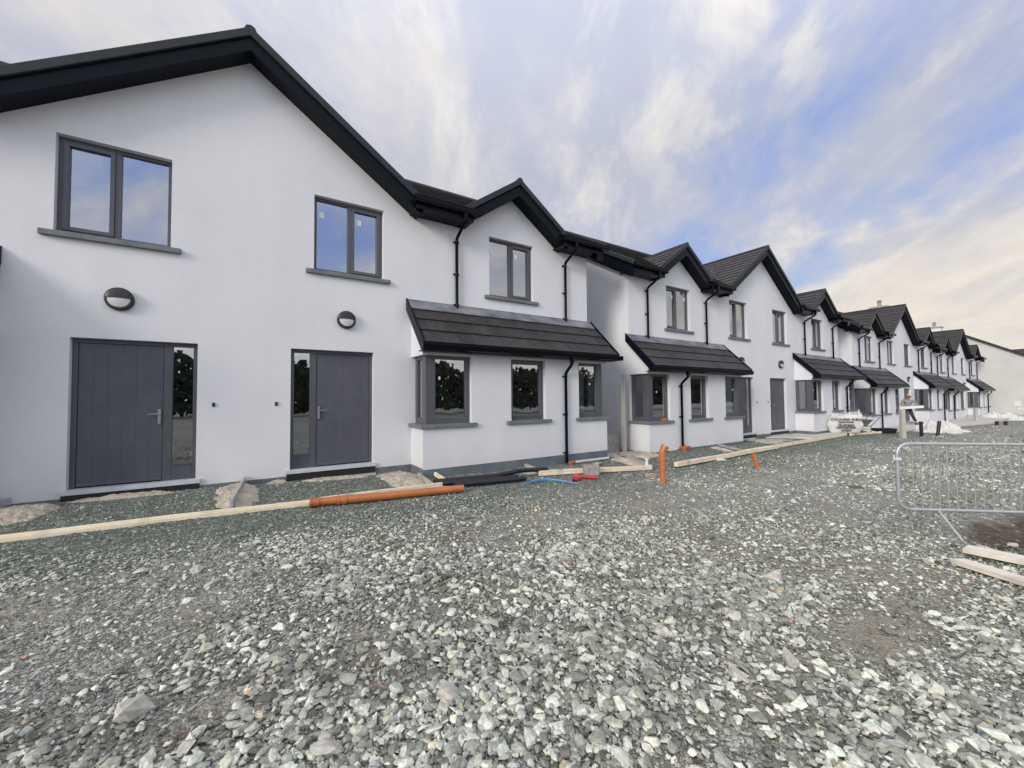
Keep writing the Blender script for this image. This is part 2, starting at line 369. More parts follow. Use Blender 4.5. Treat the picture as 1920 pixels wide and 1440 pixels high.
def stone_material():
    m, nt, N, L, B = newmat('crushed_limestone'); B.inputs['Roughness'].default_value = .85; B.inputs['Specular IOR Level'].default_value = .25
    a = N.new('ShaderNodeAttribute'); a.attribute_type = 'INSTANCER'; a.attribute_name = 'col'
    tc = N.new('ShaderNodeTexCoord'); n = N.new('ShaderNodeTexNoise'); n.inputs['Scale'].default_value = 3.2; n.inputs['Detail'].default_value = 5
    L.new(tc.outputs['Object'], n.inputs[0])
    r = N.new('ShaderNodeMapRange'); r.inputs[1].default_value = .3; r.inputs[2].default_value = .7; r.inputs[3].default_value = .72; r.inputs[4].default_value = 1.22; L.new(n.outputs['Fac'], r.inputs[0])
    v = N.new('ShaderNodeVectorMath'); v.operation = 'SCALE'; L.new(a.outputs['Color'], v.inputs[0]); L.new(r.outputs[0], v.inputs['Scale'])
    L.new(v.outputs[0], B.inputs['Base Color']); return m
M['stone'] = stone_material()

def build_gravel():
    RHO = 3300
    pts = []
    def polar(r0, r1, dens, th0=-1.25, th1=1.62):
        area = .5*(r1*r1 - r0*r0)*(th1-th0); n = int(area*dens)
        r = np.sqrt(rng.random(n)*(r1*r1-r0*r0) + r0*r0); t = th0 + rng.random(n)*(th1-th0)
        return .104 + r*np.sin(t), -7.98 + r*np.cos(t)
    r = .7
    while r < 60:
        r2 = r*1.12; d = RHO*min(1, (4.0/r)**1.72)
        x, y = polar(r, r2, d, -1.25 if r > 3 else -1.5, 1.62 if r < 12 else 1.5); pts.append((x, y, np.full(len(x), r))); r = r2
    x = np.concatenate([p[0] for p in pts]); y = np.concatenate([p[1] for p in pts]); dist = np.concatenate([p[2] for p in pts])
    co, br, li, nw = patches(x, y)
    keep = (y < -.02) & ~((y > -.70) & (x > 2.78) & (x < 7.70)) & (x < 58.5) & ((y > -3) | (np.abs(x) < 1e9))
    for X0 in (17.0, 33.85, 49.8):
        for s in (-1, 1):
            c = X0 + s*5.24; keep &= ~((np.abs(x-c) < 2.46) & (y > -.70))
    keep &= ~((x > 18.3) & (x < 23.2) & (y > -1.18)) & ~((x > 24.3) & (y > np.interp(x, [24.3,29,34,40,58], [-1.3,-2.2,-2.4,-2.9,-3.1])))
    keep &= rng.random(len(x)) < (1 - .88*br)*(1 - .5*soil_at(x, y))
    x, y, dist, co, br, li, nw = [a[keep] for a in (x, y, dist, co, br, li, nw)]
    n = len(x)
    track = tracks(x, y)
    big = rng.random(n) < (.17 + .50*co)*(1 - .6*np.clip(track, 0, 1))
    size = np.where(big, np.exp(rng.normal(math.log(.0212), .42, n)), np.exp(rng.normal(math.log(.0120), .32, n)))
    size *= np.where(dist > 9, 1.22, 1.0)*(1 - .33*nw)
    size = np.clip(size*(1 + .30*(co > .6)*(dist < 4)), .007, .075)
    oversize = (rng.random(n) < .0006) & (nw < .15); size[oversize] = .075 + .035*rng.random(oversize.sum())
    for bx, by, s in ((-.37,-5.36,.15), (.39,-6.07,.10), (1.7,-4.2,.08), (2.6,-6.2,.09)):
        k = np.argmin((x-bx)**2 + (y-by)**2); size[k] = s; co[k] = 2
    z = gz(x, y) + (fbm(x, y, .35, 91)-.5)*.025*np.exp(-((x-.1)**2+(y+8)**2)/160)*(y < -.7) + size*.12 + rng.random(n)*.012*(co > .3)
    sc = np.stack([size*(.85+.5*rng.random(n)), size*(.6+.35*rng.random(n)), size*(.38+.34*rng.random(n))], 1)
    rot = np.stack([rng.normal(0, .30, n), rng.normal(0, .30, n), rng.random(n)*6.283], 1)
    t = rng.random(n); base = np.where(big, .20 + .44*t**1.25, .12 + .27*t**1.5)*np.where(dist > 7, 1.12, 1.); base = base*(1 + .34*li) * (1 - .18*nw); soil = soil_at(x, y); base = base*(1 - .6*soil)  # small stones coloured darker than big ones, to deepen shade in the gaps
    dark = rng.random(n) < .16; base[dark] *= .5
    hue = rng.random(n)
    col = np.stack([base*(.965+.06*hue), base*(1.015+.01*(1-hue)), base*(.92-.08*hue), np.ones(n)], 1)
    wr = rng.random(n) < .015; col[wr,:3] *= np.array([1.12,.98,.80])
    ru = rng.random(n) < .0018; col[ru,:3] = base[ru,None]*np.array([1.15,.66,.48])
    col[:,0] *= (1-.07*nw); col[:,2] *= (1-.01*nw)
    pale = size > .095; col[pale,:3] = np.array([.50,.48,.42])
    me = bpy.data.meshes.new('gravel'); me.vertices.add(n)
    me.vertices.foreach_set('co', np.stack([x, y, z], 1).astype(np.float32).ravel())
    for nm, ty, arr, key in (('scl','FLOAT_VECTOR',sc,'vector'), ('rot','FLOAT_VECTOR',rot,'vector'), ('col','FLOAT_COLOR',col,'color')):
        at = me.attributes.new(nm, ty, 'POINT'); at.data.foreach_set(key, arr.astype(np.float32).ravel())
    at = me.attributes.new('pick', 'INT', 'POINT'); at.data.foreach_set('value', rng.integers(0, 9, n).astype(np.int32))
    me.materials.append(M['stone'])
    o = bpy.data.objects.new('gravel', me); C.objects.link(o)
    tag(o, 'loose crushed grey limestone chips covering the whole site road', 'gravel', kind='stuff')
    ng = bpy.data.node_groups.new('gravel_stones', 'GeometryNodeTree')
    ng.interface.new_socket('Geometry', in_out='INPUT', socket_type='NodeSocketGeometry'); ng.interface.new_socket('Geometry', in_out='OUTPUT', socket_type='NodeSocketGeometry')
    N = ng.nodes; L = ng.links; gi = N.new('NodeGroupInput'); go = N.new('NodeGroupOutput')
    gt = N.new('GeometryNodeGeometryToInstance')
    for k in range(9):
        ico = N.new('GeometryNodeMeshIcoSphere'); ico.inputs['Radius'].default_value = .5; ico.inputs['Subdivisions'].default_value = 1 if k % 3 else 2
        sp = N.new('GeometryNodeSetPosition'); rv = N.new('FunctionNodeRandomValue'); rv.data_type = 'FLOAT_VECTOR'
        a = .26 if k % 3 else .17
        rv.inputs[0].default_value = (-a,-a,-a); rv.inputs[1].default_value = (a,a,a); rv.inputs['Seed'].default_value = k*13+3
        ch = N.new('GeometryNodeConvexHull'); sm = N.new('GeometryNodeSetMaterial'); sm.inputs['Material'].default_value = M['stone']
        ss = N.new('GeometryNodeSetShadeSmooth'); ss.inputs['Shade Smooth'].default_value = False
        L.new(ico.outputs['Mesh'], sp.inputs['Geometry']); L.new(rv.outputs[0], sp.inputs['Offset']); L.new(sp.outputs[0], ch.inputs[0]); L.new(ch.outputs[0], ss.inputs[0]); L.new(ss.outputs[0], sm.inputs[0]); L.new(sm.outputs[0], gt.inputs[0])
    ip = N.new('GeometryNodeInstanceOnPoints'); ip.inputs['Pick Instance'].default_value = True
    def na(n, t): a = N.new('GeometryNodeInputNamedAttribute'); a.data_type = t; a.inputs[0].default_value = n; return a.outputs[0]
    L.new(gi.outputs[0], ip.inputs['Points']); L.new(gt.outputs[0], ip.inputs['Instance'])
    L.new(na('pick','INT'), ip.inputs['Instance Index']); L.new(na('rot','FLOAT_VECTOR'), ip.inputs['Rotation']); L.new(na('scl','FLOAT_VECTOR'), ip.inputs['Scale'])
    L.new(ip.outputs[0], go.inputs[0])
    md = o.modifiers.new('stones', 'NODES'); md.node_group = ng
    print('gravel stones', n)
build_gravel()

# ------------------------------------------------------------------ house
def tiles(mb, P, v0, v1, ul, ur, pitch=.31, width=.33, t=.026, off=0.):
    """rows of flat interlocking tiles on the plane P(u,v)->xyz; ul/ur give the row ends at v"""
    o = Vector(P(0, 0)); n = (Vector(P(1, 0))-o).cross(Vector(P(0, 1))-o).normalized()
    if n.z < 0: n = -n
    k = 0; v = v0
    while v < v1 - .02:
        w = min(v + pitch, v1); sh = (k % 2)*width/2 + off
        a0, b0, a1, b1 = ul(v), ur(v), ul(w), ur(w)
        lo = min(a0, a1); hi = max(b0, b1); i = math.floor((lo-sh)/width)
        while i*width + sh < hi:
            u0 = i*width + sh + .0015; u1 = u0 + width - .003
            p = (max(u0, a0), min(u1, b0)); q = (max(u0, a1), min(u1, b1))
            if p[1]-p[0] > .01 or q[1]-q[0] > .01:
                p = (min(p), max(p)) if p[1] >= p[0] else ((p[0]+p[1])/2,)*2
                q = (min(q), max(q)) if q[1] >= q[0] else ((q[0]+q[1])/2,)*2
                j = random.uniform(0, .003)
                A = [Vector(P(p[0], v)) + n*(t+j), Vector(P(p[1], v)) + n*(t+j), Vector(P(q[1], w)) + n*.004, Vector(P(q[0], w)) + n*.004]
                D = [Vector(P(p[0], v)) - n*.005, Vector(P(p[1], v)) - n*.005]
                mb.tone = random.random()
                mb.add([tuple(x) for x in A + D], [(0,1,2,3), (4,5,1,0), (4,0,3), (5,2,1)])
            i += 1
        v += pitch; k += 1
    mb.tone = .5

ZB = -.75
def make_window(root, s, x0, x1, z0, z1, sash_left, label=None, stickers=0):
    """two-light casement in the wall plane y=0; s mirrors"""
    f = MB(s); y0, y1 = .10, .17
    zb = z0 + .012
    f.box(x0, x0+.055, y0, y1, zb, z1); f.box(x1-.055, x1, y0, y1, zb, z1)
    f.box(x0+.055, x1-.055, y0, y1, z1-.055, z1); f.box(x0+.055, x1-.055, y0, y1, zb, zb+.065)
    c = (x0+x1)/2; f.box(c-.035, c+.035, y0+.002, y1-.002, zb+.065, z1-.055)
    a, b = (x0+.055, c-.035) if sash_left else (c+.035, x1-.055)
    za, zc = zb+.065, z1-.055; d = .055
    for q in ((a, a+d, za, zc), (b-d, b, za, zc), (a+d, b-d, za, za+d), (a+d, b-d, zc-d, zc)):
        f.box(q[0], q[1], y0-.016, y1-.01, q[2], q[3])
    w = f.build('window', M['frame'], root, bevel=.004)
    if label: w['label'] = label
    p = MB(s)
    for l, r in ((x0+.04, c-.02), (c+.02, x1-.04)):
        p.add([(l, .135, zb+.05), (r, .135, zb+.05), (r, .135, z1-.04), (l, .135, z1-.04)], [(0,1,2,3)])
    p.build('pane', M['glass'], w)
    MB(s).box(x0-.13, x1+.13, -.065, .11, z0-.062, z0+.012).build('sill', M['sill'], w, bevel=.006)
    if stickers:
        for l in ((x0+.09), (c+.13 if not sash_left else c+.10)):
            st = MB(s); st.box(l, l+.09, .129, .1325, z1-.36, z1-.25); st.box(l+.015, l+.045, .1262, .129, z1-.33, z1-.28)
            st.build('sticker', M['sticker'], w)
    return w

def corner_window(root, s, side):
    """window wrapping round a corner of the bay; side 0 = inner corner, 1 = outer corner"""
    X = (lambda x: x) if side == 0 else (lambda x: 10.48 - x)
    z0, z1 = .752, 2.09; e = 3.83 if side == 0 else 3.74
    f = MB(s)
    def b(xa, xb, *r): f.box(min(X(xa),X(xb)), max(X(xa),X(xb)), *r)
    b(2.885, 3.035, -.59, -.44, z0, z1)                                   # corner post
    b(3.035, e, -.585, -.52, z0, z0+.115); b(3.035, e, -.585, -.52, z1-.07, z1); b(e-.095, e, -.588, -.52, z0+.115, z1-.07); b(3.035, 3.085, -.588, -.52, z0+.115, z1-.07)
    b(2.89, 2.955, -.44, 0, z0, z0+.115); b(2.89, 2.955, -.44, 0, z1-.07, z1); b(2.887, 2.955, -.10, 0, z0+.115, z1-.07); b(2.887, 2.955, -.44, -.40, z0+.115, z1-.07)
    w = f.build('window', M['frame'], root, bevel=.004)
    w['label'] = 'corner window wrapping round the edge of the bay'
    p = MB(s)
    p.add([(X(3.05), -.55, z0+.1), (X(e-.08), -.55, z0+.1), (X(e-.08), -.55, z1-.05), (X(3.05), -.55, z1-.05)], [(0,1,2,3)])
    p.add([(X(2.925), -.42, z0+.1), (X(2.925), -.08, z0+.1), (X(2.925), -.08, z1-.05), (X(2.925), -.42, z1-.05)], [(0,1,2,3)])
    p.build('pane', M['glass'], w)
    sl = MB(s); xo, xi, xe = X(2.735), X(3.05), X(e+.11)
    sl.slab([(xo, -.735), (xe, -.735), (xe, -.50), (X(3.05), -.50), (X(3.05), 0.0), (xo, 0.0)], [], .682, .752, 'z')
    sl.build('sill', M['sill'], w, bevel=.006)
    st = MB(s)
    if side == 0: st.box(3.16, 3.20, -.5605, -.557, 1.62, 1.68)
    else: st.box(X(3.30), X(3.26), -.5605, -.557, 1.55, 1.60)
    st.build('sticker', M['sticker'], w)

def make_door(root, s):
    """front door: panel + narrow sidelight on the inner side; x from .645 to 2.05 (s mirrors)"""
    x0, x1, z1 = .645, 2.05, 2.15; y0, y1 = .10, .17
    f = MB(s)
    f.box(x0, x0+.06, y0, y1, .03, z1); f.box(x1-.06, x1, y0, y1, .03, z1); f.box(x0+.06, x1-.06, y0, y1, z1-.06, z1)
    f.box(.955, 1.06, y0, y1, .03, z1-.06)                                        # mullion
    f.box(x0+.06, .955, y0+.004, y1, .03, .25); f.box(x0+.06, .955, y0-.006, y1, .25, .285)
    fr = f.build('door_frame', M['frame'], root, bevel=.004)
    MB(s).add([(x0+.05, .14, .26), (.965, .14, .26), (.965, .14, z1-.05), (x0+.05, .14, z1-.05)], [(0,1,2,3)]).build('sidelight_pane', M['glass'], fr)
    d = MB(s); w = (x1-.065-1.065)/6
    for i in range(6):
        a = 1.065 + i*w; d.box(a+.0008, a+w-.0008, .112, .16, .05, z1-.065)
    d.box(1.068, x1-.068, .1145, .158, .052, z1-.068)
    d.box(1.068, x1-.068, .098, .115, .05, .10)                                   # weather bar
    do = d.build('door', M['door'], root, bevel=.002)
    h = MB(s); h.box(1.085, 1.12, .085, .112, .90, 1.12)
    h.tube([(1.102,.09,1.05), (1.102,.045,1.05), (1.23,.045,1.05)], .010, 8)
    h.lathe((1.102,.075,.95), [(.012,0),(.012,.02)], 12, 'y')
    h.build('handle', M['steel'], do, smooth=True)
    MB(s).box(x0-.06, x1+.05, -.045, .18, -.035, .028).build('threshold', M['threshold'], root, bevel=.004)
    MB(s).box(x0-.05, x1+.04, -.03, -.002, -.15, -.036).build('damp_proof_sheet', M['dpm'], root)
    l = MB(s); cx, cz, r = 1.55, 2.73, .162
    l.lathe((cx, 0, cz), [(r,0), (r,.05), (r-.012,.066), (r-.030,.07)], 40, 'y')
    lo = l.build('wall_lamp', M['blackplastic'], root, smooth=True)
    n = 24; e = MB(s); vs = []; fs = []                                           # eyelid: upper half shell
    for j in range(7):
        a = j/6*math.pi/2
        for i in range(n+1):
            b = i/n*math.pi; rr = (r-.002)*math.cos(a); vs.append((cx+rr*math.cos(b), -.066-.05*math.sin(a), cz+.012+rr*math.sin(b)*.97))
    for j in range(6):
        for i in range(n): fs.append((j*(n+1)+i, j*(n+1)+i+1, (j+1)*(n+1)+i+1, (j+1)*(n+1)+i))
    k = len(vs); fs.append(tuple([0]+[j*(n+1) for j in range(1,7)]+[j*(n+1)+n for j in range(6,-1,-1)]))
    e.add(vs, fs); e.build('lamp_eyelid', M['blackplastic'], lo, smooth=True)
    e = MB(s); e.lathe((cx, 0, cz), [(r-.032,.06), (r-.045,.085), (.06,.103), (.01,.108)], 32, 'y'); e.build('lamp_lens', M['lampwhite'], lo, smooth=True)
    MB(s).box(.412, .452, -.022, .001, 1.15, 1.215).build('doorbell', M['blackplastic'], root, bevel=.006)

def barge(mb, cx, apex, slope, dx, th, y0, y1):
    """both arms of a bargeboard, lower edge through (cx, apex)"""
    for s in (-1, 1):
        mb.slab([(cx, apex), (cx+s*dx, apex-slope*dx), (cx+s*dx, apex-slope*dx+th), (cx, apex+th)], [], y0, y1)

RP = .59
def mainz(y): return 5.535 + RP*y
def make_block():
    root = empty('semi_detached_house')
    # ---- walls
    w = MB()
    sg = lambda s: [(s*2.74, 5.08), (s*3.99, 5.08), (s*5.28, 6.0), (s*6.57, 5.08), (s*7.68, 5.08)]
    outl = [(-7.68, ZB), (7.68, ZB)] + sg(1)[::-1] + [(0, 7.0)] + sg(-1)
    rect = lambda a, b, c, d: [(a,c),(b,c),(b,d),(a,d)]
    holes = []
    for s in (-1, 1):
        for a, b, c, d in ((.997,2.238,3.59,4.99), (4.644,5.895,3.59,4.99), (.645,2.05,0,2.15), (3.1,7.4,.05,2.3)):
            holes.append(rect(min(s*a,s*b), max(s*a,s*b), c, d))
    w.slab(outl, holes, 0, .3)
    for s in (-1, 1):
        ends = [(.3,ZB), (8.4,ZB), (8.4,5.02), (4.2,5.02+4.2*RP), (.3,5.02+.3*RP)]
        w.slab(ends, [], s*7.38, s*7.68, 'x')
    w.box(-7.38, 7.38, 8.1, 8.4, ZB, 5.0)
    for s in (-1, 1):
        b = MB(s)
        b.slab([(2.8,ZB),(7.68,ZB),(7.68,.74),(6.74,.74),(6.74,2.09),(7.68,2.09),(7.68,2.36),(2.8,2.36),(2.8,2.09),(3.83,2.09),(3.83,.74),(2.8,.74)],
               [rect(4.79,5.73,.74,2.09)], -.67, -.42)
        for a, c in ((2.8, 3.05), (7.43, 7.68)):
            b.box(a, c, -.42, 0, ZB, .74); b.box(a, c, -.42, 0, 2.09, 2.36)
            b.slab([(-.67,2.36),(0,2.36),(0,3.09),(-.67,2.44)], [], a, c, 'x')
        n = len(w.v); w.v += b.v; w.f += [[n+i for i in f] for f in b.f]; w.t += b.t
    wall = w.build('wall', M['render'], root)
    # render stop bead and plinth
    p = MB()
    for s in (-1, 1):
        q = MB(s)
        q.box(-.0, .595, -.004, 0, ZB, -.075); q.box(2.10, 2.796, -.004, 0, ZB, -.075)
        q.box(2.796, 7.684, -.674, -.67, ZB, -.10); q.box(2.796, 2.8, -.67, 0, ZB, -.075); q.box(7.68, 7.684, -.67, 8.4, ZB, -.10)
        n = len(p.v); p.v += q.v; p.f += [[n+i for i in f] for f in q.f]; p.t += q.t
    p.build('plinth', M['plinth'], root)
    # ---- interior
    i = MB(); i.box(-7.37, 7.37, .31, 8.09, -.2, -.01); i.box(-7.37, 7.37, .31, 8.09, 2.42, 2.62); i.box(-7.37, 7.37, .31, 8.09, 4.99, 5.05)
    i.box(-.1, .1, .31, 8.09, -.01, 2.42); i.box(-.1, .1, .31, 8.09, 2.62, 4.99)
    for s in (-1, 1):
        j = MB(s); j.box(2.6, 2.72, .31, 6, -.01, 2.42); j.box(3.4, 3.5, .31, 4.0, 2.62, 4.99); j.box(2.72, 7.37, 4.2, 4.32, -.01, 2.42); j.box(.1, 3.4, 4.0, 4.1, 2.62, 4.99); j.box(.1, 2.6, 3.0, 3.1, -.01, 2.42)
        j.box(3.05, 7.43, -.42, .31, -.2, -.005)
        n = len(i.v); i.v += j.v; i.f += [[n+k for k in f] for f in j.f]; i.t += j.t
    i.build('interior_wall', M['plaster'], root)
    # ---- roof
    r = MB()
    segs = []
    def run(y0, y1, xa, xb, flip=False):
        P = (lambda u, v: (u, y0 + v*(1 if not flip else -1)/math.hypot(1, RP), 0)) if False else None
    k = 1/math.hypot(1, RP)
    Pf = lambda u, v: (u, -.45 + v*k, mainz(-.45 + v*k))
    Pb = lambda u, v: (u, 8.85 - v*k, mainz(8.85 - 4.65*2) + RP*v*k) if False else (u, 8.85 - v*k, mainz(-.45) + RP*v*k)
    L = 4.65/k; c0 = .31*3
    for a, b in ((-7.95,-6.50), (-4.06,-2.78), (2.78,4.06), (6.50,7.95)):
        tiles(r, Pf, 0, c0, lambda v, a=a: a, lambda v, b=b: b)
    tiles(r, Pf, c0, L, lambda v: -7.95, lambda v: 7.95)
    tiles(r, Pb, 0, L, lambda v: -7.95, lambda v: 7.95)
    # cross gables: big one and two small ones
    def gable(cx, apex, slope, half):
        kk = 1/math.hypot(1, slope)
        for s in (-1, 1):
            z0 = apex - slope*half
            P = lambda u, v: (cx + s*(half - v*kk), u, z0 + slope*v*kk)
            yv = lambda v: max(-.37, (z0 + slope*v*kk - 5.535)/RP)
            tiles(r, P, 0, half/kk, lambda v: -.37, lambda v: yv(v)+.02)
    gable(0, 7.30, .70, 2.90); 
    for s in (-1, 1): gable(s*5.28, 6.33, .71, 1.44)
    roof = r.build('roof', M['tile'], root, tone=True)
    u = MB(); u.slab([(-.40,mainz(-.40)-.03),(4.2,mainz(4.2)-.03),(8.8,mainz(-.40)-.03),(8.8,mainz(-.4)-.12),(4.2,mainz(4.2)-.13),(.32,mainz(.32)-.13),(.32,mainz(.32)-.05)] if False else
                     [(.25,mainz(.25)-.02),(4.2,mainz(4.2)-.02),(8.8,mainz(-.40)-.02),(8.8,mainz(-.4)-.1),(4.2,mainz(4.2)-.12),(.25,mainz(.25)-.12)], [], -7.9, 7.9, 'x')
    u.build('roof_deck', M['pvc'], roof)
    rc = MB(); rc.tube([(-7.96,4.2,mainz(4.2)+.0),(7.96,4.2,mainz(4.2)+.0)], .11, 10)
    rc.tube([(0,-.39,7.265),(0,3.0,7.265)], .085, 8)
    for s in (-1,1): rc.tube([(s*5.28,-.39,6.30),(s*5.28,1.35,6.30)], .075, 8)
    rc.build('ridge_cap', M['verge'], roof)
    # verge caps
    v = MB(); barge(v, 0, 7.175, .70, 2.86, .15, -.395, -.32); v.build('verge_cap', M['verge'], root, bevel=.012)
    for s in (-1, 1): v = MB(); barge(v, s*5.28, 6.21, .71, 1.42, .145, -.395, -.32); v.build('verge_cap', M['verge'], root, bevel=.012)
    for s in (-1, 1):
        x0, x1 = sorted((s*7.90, s*8.0)); v = MB()
        v.slab([(-.48,mainz(-.48)-.09),(4.2,mainz(4.2)-.09),(8.88,mainz(-.48)-.09),(8.88,mainz(-.48)+.045),(4.2,mainz(4.2)+.045),(-.48,mainz(-.48)+.045)], [], x0, x1, 'x')
        v.build('verge_cap', M['verge'], root, bevel=.012)
    # bargeboards + soffits
    bb = MB(); barge(bb, 0, 6.955, .70, 2.93, .21, -.35, -.325); barge(bb, 0, 6.985, .70, 2.90, .17, -.325, .002); bb.build('bargeboard', M['pvc'], root)
    for s in (-1, 1):
        bb = MB()
        barge(bb, s*5.28, 5.96, .71, 1.44, .225, -.35, -.325); barge(bb, s*5.28, 5.99, .71, 1.41, .17, -.325, .002)
        bb.build('bargeboard', M['pvc'], root); bb = MB(); x0, x1 = sorted((s*7.685, s*7.90))
        lo = lambda y: 5.06 + RP*y
        bb.slab([(-.42,lo(-.42)+.03),(4.2,lo(4.2)),(8.8,lo(-.42)),(8.8,lo(-.42)+.36),(4.2,lo(4.2)+.36),(-.42,lo(-.42)+.36)], [], x0, x1, 'x'); bb.build('bargeboard', M['pvc'], root)
    for a, b in ((-7.90,-6.52), (-4.03,-2.76), (2.76,4.03), (6.52,7.90)):
        ev = MB(); gt = MB(); ev.box(a, b, -.42, -.003, 5.02, 5.045); ev.box(a, b, -.435, -.42, 5.018, 5.215)
        ga, gb = (a - (.06 if a < -7 else -.10), b + (.06 if b > 7 else -.0)) if a < 0 else (a - .05, b + .10)
        if b > 7: gb = b + .08
        sec = [(-.555,5.235),(-.545,5.17),(-.535,5.13),(-.47,5.115),(-.436,5.13),(-.436,5.225),(-.448,5.225),(-.448,5.135),(-.525,5.14),(-.54,5.235)]
        gt.slab(sec, [], ga, gb, 'x'); gt.box(ga-.004, ga, -.553, -.438, 5.12, 5.228); gt.box(gb, gb+.004, -.553, -.438, 5.12, 5.228)
        gt.box(ga, gb, -.562, -.552, 5.222, 5.24)
        x = ga + .3
        while x < gb - .1: gt.box(x, x+.03, -.562, -.436, 5.105, 5.114); x += .8
        ev.build('eaves_soffit', M['pvc'], root); gt.build('gutter', M['gutter'], root)
    # upper downpipes
    for x in (-6.88, -3.80, 3.80, 6.88):
        d = MB(); d.box(x-.04, x+.04, -.535, -.455, 5.02, 5.13)
        d.tube([(x,-.495,5.09),(x,-.495,4.98),(x,-.44,4.93),(x,-.11,4.76),(x,-.062,4.70),(x,-.062,3.13)], .034, 12)
        for z in (4.66, 3.28, 3.95): d.tube([(x,-.062,z-.02),(x,-.062,z+.02)], .042, 12); d.box(x-.065, x+.065, -.045, -.001, z-.012, z+.012)
        d.build('downpipe', M['gutter'], root, smooth=True)
    # windows, doors, bays
    for s in (-1, 1):
        make_window(root, s, .997, 2.238, 3.59, 4.99, sash_left=False, stickers=0 if s < 0 else 1)
        make_window(root, s, 4.644, 5.895, 3.59, 4.99, sash_left=False, stickers=1)
        make_door(root, s)
        corner_window(root, s, 0); corner_window(root, s, 1)
        f = MB(s); x0, x1, z0, z1 = 4.79, 5.73, .752, 2.09
        for q in ((x0,x0+.1,z0,z1),(x1-.1,x1,z0,z1),(x0+.1,x1-.1,z0,z0+.11),(x0+.1,x1-.1,z1-.1,z1)): f.box(q[0],q[1],-.57,-.50,q[2],q[3])
        for q in ((x0+.055,x0+.1,z0+.065,z1-.055),(x1-.1,x1-.055,z0+.065,z1-.055)): f.box(q[0],q[1],-.582,-.56,q[2],q[3])
        f.box(x0+.1, x1-.1, -.582, -.56, z0+.065, z0+.11); f.box(x0+.1, x1-.1, -.582, -.56, z1-.1, z1-.055)
        wn = f.build('window', M['frame'], root, bevel=.004)
        MB(s).add([(x0+.09,-.535,z0+.1),(x1-.09,-.535,z0+.1),(x1-.09,-.535,z1-.09),(x0+.09,-.535,z1-.09)], [(0,1,2,3)]).build('pane', M['glass'], wn)
        MB(s).box(x0-.13, x1+.13, -.735, -.50, .682, .752).build('sill', M['sill'], wn, bevel=.006)
        # canopy roof over the bay
        c = MB(s); kk = 1/math.hypot(1, .979)
        P = lambda u, v: (u, -.955 + v*kk, 2.285 + .979*v*kk)
        tiles(c, P, 0, 1.20, lambda v: 2.722, lambda v: 7.80, pitch=.372, width=.345, t=.03)
        cr = c.build('canopy_roof', M['tile'], root, tone=True)
        dk = MB(s); dk.slab([(-.945,2.275),(-.002,3.198),(-.002,3.12),(-.90,2.24)], [], 2.73, 7.78, 'x'); dk.build('canopy_deck', M['pvc'], cr)
        fl = MB(s); fl.slab([(-.20,3.058),(-.006,3.245),(-.006,3.285),(-.012,3.285),(-.02,3.258),(-.205,3.075)], [], 2.722, 7.77, 'x')
        fl.build('lead_flashing', M['lead'], cr)
        vb = MB(s)
        for a, b in ((2.692, 2.722), (7.80, 7.835)):
            vb.slab([(-.985,2.15),(-.985,2.325),(0,3.30),(0,3.06),(-.88,2.15)], [], a, b, 'x')
        vb.box(2.722, 7.80, -.90, -.88, 2.14, 2.255); vb.box(2.722, 7.80, -.88, -.671, 2.14, 2.16)
        vb.box(2.70, 2.797, -.671, -.0, 2.62, 2.64) if False else None
        vb.build('canopy_fascia', M['pvc'], root)
        g = MB(s); g.slab([(-1.02,2.262),(-1.012,2.20),(-.995,2.165),(-.94,2.155),(-.901,2.165),(-.901,2.255),(-.913,2.255),(-.913,2.18),(-.985,2.18),(-1.003,2.262)], [], 2.685, 7.93, 'x')
        g.box(2.681,2.685,-1.018,-.903,2.16,2.255); g.box(7.93,7.934,-1.018,-.903,2.16,2.255); g.box(2.685,7.93,-1.028,-1.018,2.248,2.268)
        g.build('canopy_gutter', M['gutter'], root)
        x = 6.28; d = MB(s); d.box(x-.04, x+.04, -1.0, -.92, 2.05, 2.17)
        d.tube([(x,-.96,2.13),(x,-.96,2.02),(x,-.91,1.97),(x,-.78,1.86),(x,-.732,1.80),(x,-.732,-.28)], .036, 12)
        for z in (1.74, .85, -.05): d.tube([(x,-.732,z-.02),(x,-.732,z+.02)], .044, 12); d.box(x-.065, x+.065, -.715, -.671, z-.012, z+.012)
        d.build('downpipe', M['gutter'], root, smooth=True)
    return root

LAB = ['nearest pair of white semi-detached houses, its big dark gable filling the left of the photo',
       'second pair of white semi-detached houses, past the narrow gap beside the nearest pair',
       'third pair of white semi-detached houses, behind the person carrying a white panel',
       'farthest pair of white semi-detached houses of the row, in front of the plain gable wall']
HX = [(0,0,0), (17.0,0,-.20), (33.85,-.10,-.53), (49.8,0,-.70)]
blk = make_block(); G = 'white semi-detached houses along the row'
blocks = [blk]
for k in range(1, 4):
    b = copy_tree(blk); b.location = HX[k]; blocks.append(b)
for b, l in zip(blocks, LAB): tag(b, l, 'house', G)
def chimney(root, x):
    c = MB(); c.box(x-.30, x+.30, 2.15, 3.15, 5.8, 8.45)
    o = c.build('chimney', M['render'], root)
    c = MB(); c.box(x-.38, x+.38, 2.07, 3.23, 8.45, 8.53); c.box(x-.28, x+.28, 2.2, 3.1, 8.53, 8.58); c.build('chimney_cap', M['concrete'], o)
    c = MB(); c.lathe((x, 2.65, 8.57), [(.13,0),(.12,.33),(.15,.34),(.15,.38)], 14); c.lathe((x, 2.65, 9.0), [(.17,0),(.05,.09)], 14); c.tube([(x,2.65,8.95),(x,2.65,9.02)], .03, 6)
    c.build('chimney_pot', M['brick'], o)
chimney(blocks[2], 7.0); chimney(blocks[3], 7.2)

